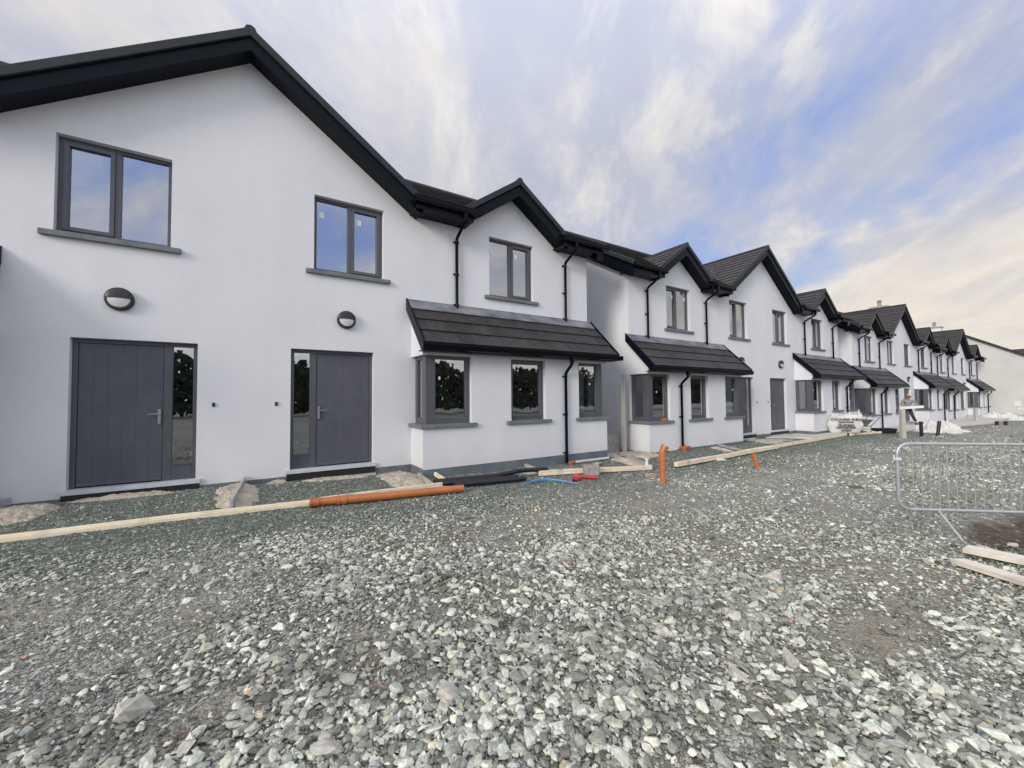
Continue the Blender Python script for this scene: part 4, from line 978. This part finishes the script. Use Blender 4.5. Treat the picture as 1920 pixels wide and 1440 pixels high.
# ------------------------------------------------------------------ person
def skin_obj(name, nodes, edges, mt, parent, root=0, sub=2):
    me = bpy.data.meshes.new(name); me.from_pydata([n[0] for n in nodes], edges, []); me.materials.append(mt)
    o = bpy.data.objects.new(name, me); C.objects.link(o); o.parent = parent
    o.modifiers.new('skin', 'SKIN').use_smooth_shade = True
    sv = me.skin_vertices[0].data if me.skin_vertices else None
    if sv is None:
        me.attributes; 
    for i, n in enumerate(nodes): sv[i].radius = (n[1], n[2] if len(n) > 2 else n[1]); sv[i].use_root = (i == root)
    sd = o.modifiers.new('sub', 'SUBSURF'); sd.levels = sub; sd.render_levels = sub
    return o
def make_skin(name, nodes, edges, mt, parent, root=0):
    """tapered limbs grown from a skeleton with a skin surface"""
    bm = bmesh.new(); lay = bm.verts.layers.skin.verify()
    vs = []
    for n in nodes:
        v = bm.verts.new(n[0]); v[lay].radius = (n[1], n[2] if len(n) > 2 else n[1]); vs.append(v)
    vs[root][lay].use_root = True
    for a, b in edges: bm.edges.new((vs[a], vs[b]))
    me = bpy.data.meshes.new(name); bm.to_mesh(me); bm.free(); me.materials.append(mt)
    o = bpy.data.objects.new(name, me); C.objects.link(o)
    if parent: o.parent = parent
    sk = o.modifiers.new('skin', 'SKIN'); sk.use_smooth_shade = True
    sd = o.modifiers.new('sub', 'SUBSURF'); sd.levels = 2; sd.render_levels = 2
    return o
def person():
    # local: faces -y (to the photographer), +x is photo-right
    r = empty('person', (31.7,-.85,-.49), R(-77)); tag(r, 'person in beige cap and grey shirt walking with a white panel held in both hands', 'person')
    J = [((0,.02,.93),.125,.10), ((.02,.0,1.12),.12,.09), ((.05,-.05,1.32),.135,.095), ((.08,-.10,1.45),.06,.055), ((.09,-.17,1.52),.052,.052), ((.10,-.20,1.60),.082,.095), ((.10,-.195,1.67),.078,.09), ((.10,-.19,1.70),.05,.06),
         ((-.12,-.04,1.38),.062), ((-.26,-.12,1.14),.045), ((-.06,-.30,1.02),.036), ((0.0,-.34,1.02),.030),
         ((.24,-.08,1.37),.062), ((.38,-.14,1.15),.045), ((.34,-.32,1.06),.036), ((.30,-.37,1.07),.030),
         ((-.10,.02,.88),.088), ((-.14,-.03,.48),.060), ((-.15,.04,.09),.042), ((-.15,-.03,.06),.032),
         ((.10,.02,.88),.088), ((.20,-.12,.50),.060), ((.33,.02,.12),.042), ((.34,-.02,.06),.032)]
    E = [(0,1),(1,2),(2,3),(3,4),(4,5),(5,6),(6,7),(2,8),(8,9),(9,10),(10,11),(2,12),(12,13),(13,14),(14,15),(0,16),(16,17),(17,18),(18,19),(0,20),(20,21),(21,22),(22,23)]
    n = len(J)
    for hx, base, sgn in ((11, (0.0,-.34,1.02), 1), (15, (.30,-.37,1.07), -1)):       # fingers and thumb
        for k in range(4):
            b = Vector(base) + Vector((sgn*.02, -.01, .03-.02*k)); t = b + Vector((sgn*.05,-.015,-.002)); u = t + Vector((sgn*.025,.012,-.004*k))
            J += [(tuple(b),.010), (tuple(t),.009), (tuple(u),.008)]; E += [(hx, n), (n, n+1), (n+1, n+2)]; n += 3
        b = Vector(base) + Vector((0,.01,.035)); t = b + Vector((sgn*.03,.02,.025)); J += [(tuple(b),.011), (tuple(t),.009)]; E += [(hx, n), (n, n+1)]; n += 2
    make_skin('body', J, E, M['skin'], r)
    T = [((0,.02,.92),.145,.12), ((.02,.0,1.12),.145,.115), ((.05,-.05,1.32),.165,.12), ((.07,-.08,1.41),.09,.075), ((-.13,-.04,1.38),.078), ((-.23,-.10,1.19),.062), ((.25,-.08,1.37),.078), ((.35,-.13,1.20),.062)]
    make_skin('shirt', T, [(0,1),(1,2),(2,3),(2,4),(4,5),(2,6),(6,7)], M['shirt'], r)
    T = [((0,.02,.95),.15,.125), ((-.10,.02,.86),.108), ((-.14,-.03,.48),.080), ((-.15,.04,.13),.068), ((.10,.02,.86),.108), ((.20,-.12,.50),.080), ((.33,.02,.17),.068)]
    make_skin('trousers', T, [(0,1),(1,2),(2,3),(0,4),(4,5),(5,6)], M['trousers'], r)
    for x, y in ((-.15,.04), (.34,.02)):
        make_skin('boot', [((x,y,.14),.07), ((x,y,.06),.07), ((x+.02,y-.10,.05),.062), ((x+.035,y-.22,.04),.05)], [(0,1),(1,2),(2,3)], M['boots'], r)
    hd = MB()
    for sx, sz in ((-.03,1.615), (.03,1.615)): hd.lathe((.10+sx,-.285,sz), [(.009,0),(.006,.006)], 8, 'y')
    hd.build('eye', M['hair'], r)
    hd = MB(); hd.add([(.085,-.285,1.585),(.115,-.285,1.585),(.10,-.315,1.588),(.10,-.285,1.63)], [(0,1,2),(1,3,2),(3,0,2),(0,3,1)]); hd.build('nose', M['skin'], r)
    hd = MB(); hd.box(.078,.122,-.292,-.28,1.556,1.563); hd.build('mouth', M['red'], r)
    for sx in (-1, 1):
        e = MB(); e.lathe((.10+sx*.088,-.19,1.60), [(.01,-.01),(.022,0),(.01,.01)], 10); e.build('ear', M['skin'], r, smooth=True)
    make_skin('hair', [((.10,-.15,1.66),.085), ((.10,-.12,1.58),.08), ((.14,-.12,1.50),.06)], [(0,1),(1,2)], M['hair'], r)
    c = MB(); c.lathe((.10,-.19,1.655), [(.108,0),(.112,.03),(.10,.075),(.065,.105),(.015,.118)], 22)
    c.slab([(.02,-.28),(.18,-.28),(.17,-.36),(.10,-.385),(.03,-.36)], [], 1.648, 1.66, 'z'); c.build('cap', M['cap'], r, smooth=True)
    p = MB(); p.add([(-.34,-.45,.86),(.66,-.42,.96),(.66,-.40,1.10),(-.34,-.43,1.01),(-.34,-.33,.86),(.66,-.30,.96),(.66,-.28,1.10),(-.34,-.31,1.01)], [(0,1,2,3),(7,6,5,4),(0,4,5,1),(1,5,6,2),(2,6,7,3),(3,7,4,0)])
    b = p.build('white_panel', M['board'], None, bevel=.006); b.location = r.location; b.rotation_euler = r.rotation_euler  # plain white panel in the person's hands, kept as its own object
    tag(b, 'white rectangular panel carried across the body by the person in the cap', 'panel')
person()

# ------------------------------------------------------------------ scrub hedge invented out of view behind the camera, to darken the glass reflections
def added_hedge():
    vs = []; fs = []
    for k in range(80000):
        x = -45 + 260*rng.random()**1.9; top = 4.6 + 1.9*noise.noise((x*.25, 3, 0)) + 1.0*noise.noise((x*1.1, 5, 0)) + .7*noise.noise((x*3.1, 5, 0))
        z = rng.random()**.9*top; y = -36 + rng.normal(0, .9); s = rng.uniform(.10, .28)*(1+max(0,x)/120)
        c = Vector((x, y, z)); t = rng.random()*6.28; a = Vector((math.cos(t), rng.normal(0,.4), math.sin(t)))*s; b = Vector((-math.sin(t), rng.normal(0,.4), math.cos(t)))*s*.8
        n = len(vs); vs += [tuple(c-a), tuple(c+b), tuple(c+a), tuple(c-b)]; fs.append((n, n+1, n+2, n+3))
    m = MB(); m.add(vs, fs); o = m.build('added_hedge', M['leaf'], None, tone=True); tag(o, 'dark scrubby hedge invented behind the camera to fill the window reflections', 'added_hedge', kind='stuff')
added_hedge()

# ------------------------------------------------------------------ light
SUN_DIR = Vector((-.90,-.34,.36)).normalized()     # towards the sun: low, up the street behind the photographer
el = math.asin(SUN_DIR.z); az = math.atan2(SUN_DIR.x, SUN_DIR.y)
sd = bpy.data.lights.new('sun', 'SUN'); sd.energy = 2.0; sd.angle = R(20); sd.color = (1, .92, .80)
so = bpy.data.objects.new('sun', sd); C.objects.link(so); so.rotation_euler = SUN_DIR.to_track_quat('Z', 'Y').to_euler()

W = bpy.data.worlds.new('World'); scene.world = W; W.use_nodes = True
N = W.node_tree.nodes; L = W.node_tree.links; N.clear()
out = N.new('ShaderNodeOutputWorld'); bg = N.new('ShaderNodeBackground'); bg.inputs['Strength'].default_value = .1
L.new(bg.outputs[0], out.inputs[0])
sky = N.new('ShaderNodeTexSky'); sky.sky_type = 'NISHITA'; sky.sun_disc = False; sky.sun_elevation = el; sky.sun_rotation = az
sky.air_density = 1.0; sky.dust_density = .6; sky.ozone_density = 2.0
tc = N.new('ShaderNodeTexCoord')
def VM(op, a, b=None, s=None):
    n = N.new('ShaderNodeVectorMath'); n.operation = op
    for i, v in enumerate((a, b)):
        if v is None: continue
        if isinstance(v, tuple): n.inputs[i].default_value = v
        else: L.new(v, n.inputs[i])
    if s is not None:
        if isinstance(s, (int, float)): n.inputs['Scale'].default_value = s
        else: L.new(s, n.inputs['Scale'])
    return n.outputs['Value'] if op == 'DOT_PRODUCT' else n.outputs[0]
def MT(op, a, b=0., c=0., clamp=False):
    n = N.new('ShaderNodeMath'); n.operation = op; n.use_clamp = clamp
    for i, v in enumerate((a, b, c)):
        if isinstance(v, (int, float)): n.inputs[i].default_value = v
        else: L.new(v, n.inputs[i])
    return n.outputs[0]
def MR(v, a, b, c=0., d=1., smooth=False):
    n = N.new('ShaderNodeMapRange'); n.interpolation_type = 'SMOOTHSTEP' if smooth else 'LINEAR'
    L.new(v, n.inputs[0])
    for i, q in enumerate((a, b, c, d)): n.inputs[i+1].default_value = q
    return n.outputs[0]
def MX(f, a, b, mode='MIX'):
    n = N.new('ShaderNodeMix'); n.data_type = 'RGBA'; n.blend_type = mode
    for i, v in ((0, f), (6, a), (7, b)):
        if isinstance(v, tuple): n.inputs[i].default_value = (*v, 1)
        elif isinstance(v, (int, float)): n.inputs[i].default_value = v
        else: L.new(v, n.inputs[i])
    return n.outputs[2]
def NZ(v, sc, det=5, rough=.5, dist=0.):
    n = N.new('ShaderNodeTexNoise'); n.inputs['Scale'].default_value = sc; n.inputs['Detail'].default_value = det; n.inputs['Roughness'].default_value = rough; n.inputs['Distortion'].default_value = dist
    L.new(v, n.inputs['Vector']); return n.outputs['Fac']
D = VM('NORMALIZE', tc.outputs['Generated'])
sp = N.new('ShaderNodeSeparateXYZ'); L.new(D, sp.inputs[0]); X, Y, Z = sp.outputs
zz = MT('ADD', MT('MAXIMUM', Z, 0.), .34)
P = VM('SCALE', D, s=MT('DIVIDE', 1., zz))                    # cloud sheet overhead
def MAP(v, rot=0., sc=(1,1,1), loc=(0,0,0)):
    mp = N.new('ShaderNodeMapping'); mp.inputs['Rotation'].default_value = (0, 0, rot); mp.inputs['Scale'].default_value = sc; mp.inputs['Location'].default_value = loc; L.new(v, mp.inputs[0]); return mp.outputs[0]
Q = MAP(P, R(-52))                                            # x now runs along the streaks
P2 = MAP(Q, 0, (.85, 1.15, 1), (2.3, 6.1, 0)); P3 = MAP(Q, 0, (1.1, 1.9, 1), (1.7, 4.4, 0))
n1 = NZ(P2, 1.15, 10, .60, .35); n2 = NZ(P3, 2.0, 10, .62, .4); n3 = NZ(MAP(P, 0, (1,1,1), (9,3,0)), .5, 4, .5); n4 = NZ(MAP(Q, 0, (1.1, 1.9, 1), (8.2, .4, 0)), 2.4, 10, .62, .4)
right = VM('DOT_PRODUCT', D, (.97, .25, 0))                     # down the street
back = MR(VM('DOT_PRODUCT', D, (-.54,-.84,0)), -.2, .9, 0., 1., True)
cover = MT('ADD', MT('MULTIPLY', n1, .66), MT('MULTIPLY', n2, .34))
open_ = MT('MULTIPLY', MR(right, .40, .92, 0., 1., True), MR(Z, .10, .34, .0, 1., True))
cover = MT('ADD', MT('SUBTRACT', cover, MT('MULTIPLY', open_, .135)), MT('MULTIPLY', MR(Z, 0., .2, 1., 0., True), .08))
cover = MT('SUBTRACT', cover, MT('MULTIPLY', back, .095))
cl = MR(cover, .26, .44, 0., 1., True)
low = MR(Z, .0, .36, 1., 0., True)
shade = MR(MT('ADD', MT('MULTIPLY', n4, .55), MT('MULTIPLY', n3, .45)), .36, .60, 0., 1., True)
cgrey = (4.7, 4.95, 5.85); ccream = (8.6, 7.65, 6.2)
cwarm = MT('ADD', MT('MULTIPLY', shade, .55), MT('MULTIPLY', MT('MULTIPLY', low, MR(right, .2, .9, .35, 1.)), .55), clamp=True)
cloudc = MX(cwarm, cgrey, ccream)
edge = MT('MULTIPLY', MR(cover, .36, .43, 0., 1., True), MR(cover, .43, .53, 1., 0., True))     # thin sunlit rims
cloudc = MX(MT('MULTIPLY', edge, MR(n4, .42, .62, 0., .5)), cloudc, (8.8, 8.3, 7.6))
blue = MX(low, (3.0, 4.0, 7.3), (4.1, 5.6, 8.0))
skyc = MX(.8, VM('SCALE', sky.outputs[0], s=1.2), blue)
col = MX(MT('MULTIPLY', cl, .95), skyc, cloudc)
lum = MT('ADD', MR(back, 0, 1, 1., 1.75), MR(Z, .5, 1., 0., .7))
col = VM('SCALE', col, s=lum)
grd = MR(Z, -.06, .0, 0., 1.)
col = MX(grd, (1.4, 1.35, 1.2), col)
L.new(col, bg.inputs['Color'])

# ------------------------------------------------------------------ camera
f, yaw, pit, rol = 752.373077, .572100452, .0330629115, -.00858445517
fw = Vector((math.sin(yaw)*math.cos(pit), math.cos(yaw)*math.cos(pit), math.sin(pit))); rt = Vector((math.cos(yaw), -math.sin(yaw), 0)); up = rt.cross(fw)
r2 = rt*math.cos(rol) + up*math.sin(rol); u2 = -rt*math.sin(rol) + up*math.cos(rol)
cd = bpy.data.cameras.new('camera'); cd.sensor_fit = 'HORIZONTAL'; cd.sensor_width = 36; cd.lens = f/1920*36; cd.clip_end = 1500; cd.clip_start = .05
co = bpy.data.objects.new('camera', cd); C.objects.link(co)
mt = Matrix((r2, u2, -fw)).transposed().to_4x4(); mt.translation = Vector((.104, -7.98170966, 1.25931521)); co.matrix_world = mt
scene.camera = co
vs = scene.view_settings; vs.view_transform = 'Standard'; vs.look = 'None'; vs.exposure = .14; vs.gamma = 1; vs.use_curve_mapping = False
scene.cycles.max_bounces = 6; scene.cycles.transparent_max_bounces = 10
